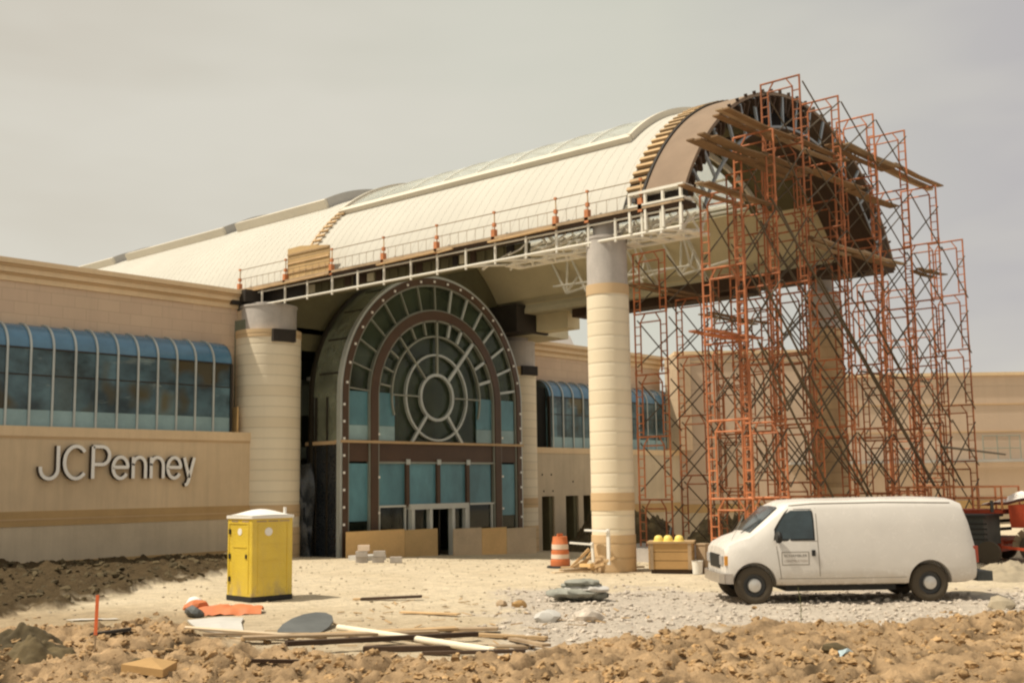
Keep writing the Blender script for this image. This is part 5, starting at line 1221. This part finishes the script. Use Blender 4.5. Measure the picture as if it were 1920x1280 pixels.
# scissor lift and machines behind the van
SX = Vector((9.6,-4.6,0)); e = Vector((0,-1,0))
slf = thing('scissor_lift', 'orange railed scissor lift platform behind the rear of the van', 'lift', (9.6,-6.2,0)); y0, y1, x0, x1, zf, zr = -8.0, -4.4, 9.0, 10.6, 1.55, 2.25
MB().box(x0,y0,zf-.12,x1,y1,zf).build('platform', M['red'], slf)
for x in (x0, x1):
    for z in (zr, (zf+zr)/2): MB().bar((x,y0,z),(x,y1,z),.05,.05).build('rail', M['orangeclamp'], slf)
    for k in range(6): yy = y0+(y1-y0)*k/5; MB().bar((x,yy,zf),(x,yy,zr),.05,.05).build('rail_post', M['orangeclamp'], slf)
for yy in (y0, y1):
    for z in (zr, (zf+zr)/2): MB().bar((x0,yy,z),(x1,yy,z),.05,.05).build('rail', M['orangeclamp'], slf)
for k in range(3): MB().bar((x0+.3,y0+.2,.7+k*.25),(x0+.3,y1-.2,.95+k*.25),.06,.1).build('scissor_arm', M['engine'], slf); MB().bar((x1-.3,y1-.2,.7+k*.25),(x1-.3,y0+.2,.95+k*.25),.06,.1).build('scissor_arm', M['engine'], slf)
MB().box(x0,y0+.1,.3,x1,y1-.1,.72).build('chassis', M['red'], slf)
for yy in (y0+.5,y1-.5):
    for x in (x0-.02,x1+.02): MB().lathe([(.001,-.1),(.2,-.1),(.32,-.08),(.32,.08),(.2,.1),(.001,.1)], (x,yy,.32), 20, 'x').build('wheel', M['tyre'], slf, smooth=40)
sh = MB().sheet([[(9.05+.25*i, -8.0+.22*j, 1.6+.42*max(0,1-abs(i-2)/3)*(j/8 if j < 9 else 0)**.5*(1 if j > 0 else 0)+.04*sin(i*2+j)) for j in range(10)] for i in range(6)]) if 0 else MB().sheet([[(9.2+.22*i, -8.9+.17*j, 1.66+.45*max(0,1-abs(j-2.5)/8)*max(0,1-abs(i-2)/4)+.04*sin(i*2+j)) for j in range(11)] for i in range(6)])
tag(sh.build('pale_tarp', M['tent'], smooth=70), 'crumpled pinkish white tarp heaped beside the orange rails', 'tarp')
mc = thing('compressor', 'dark grey tow-behind engine unit standing behind the rear bumper of the van', 'machine', (8.2,-7.6,0))
MB().box(7.6,-7.9,.55,9.0,-6.3,1.36).build('cowling', M['engine'], mc); MB().box(7.5,-8.0,1.36,9.05,-6.2,1.44).build('cowling_top', M['rubber'], mc)
for z in (.7,.85,1.0,1.15): MB().box(7.57,-8.0,z,7.6,-7.2,z+.05).build('louvre', M['rubber'], mc)
MB().box(7.57,-7.0,1.0,7.6,-6.7,1.2).build('gauge_panel', M['chrome'], mc)
MB().tube((8.1,-8.0,1.5),(8.1,-8.0,1.85),.05).build('exhaust', M['rim'], mc)
for yy in (-8.0,-6.8): MB().lathe([(.001,-.1),(.2,-.1),(.34,-.08),(.34,.08),(.2,.1),(.001,.1)], (7.62,yy,.34), 22, 'x').build('wheel', M['tyre'], mc, smooth=40)
MB().bar((7.9,-8.3,.5),(7.8,-9.4,.4),.08,.08).build('drawbar', M['red'], mc)
rm = thing('red_trailer', 'faded red steel hopper trailer cut by the right edge of the photo', 'trailer', (10.6,-10,0))
mb = MB(); mb.prism([(-11.6,1.02),(-8.25,1.02),(-8.2,1.70),(-11.6,1.74)], lambda u, v, dd: (dd, u, v), 8.9, 11.2); mb.build('hopper', M['red'], rm)
MB().box(9.42,-11.6,.62,11.1,-8.9,.95).build('chassis', M['darkply'], rm); MB().bar((9.6,-8.9,.75),(9.5,-7.9,.55),.1,.1).build('drawbar', M['red'], rm)
for yy in (-8.9,-10.1): 
    MB().lathe([(.001,-.12),(.2,-.12),(.42,-.1),(.42,.1),(.2,.12),(.001,.12)], (8.9,yy,.42), 24, 'x').build('wheel', M['tyre'], rm, smooth=40)
    MB().arc((9.3,.42), .46, .50, yy, yy+.01, 0, 1, 1) 
fd = MB()
for k in range(9):
    a0, a1 = radians(180*k/9), radians(180*(k+1)/9); fd.bar((8.9,-8.9+.52*cos(a0),.42+.52*sin(a0)), (8.9,-8.9+.52*cos(a1),.42+.52*sin(a1)), .26, .03, (1,0,0))
fd.build('mudguard', M['wood2'], rm)
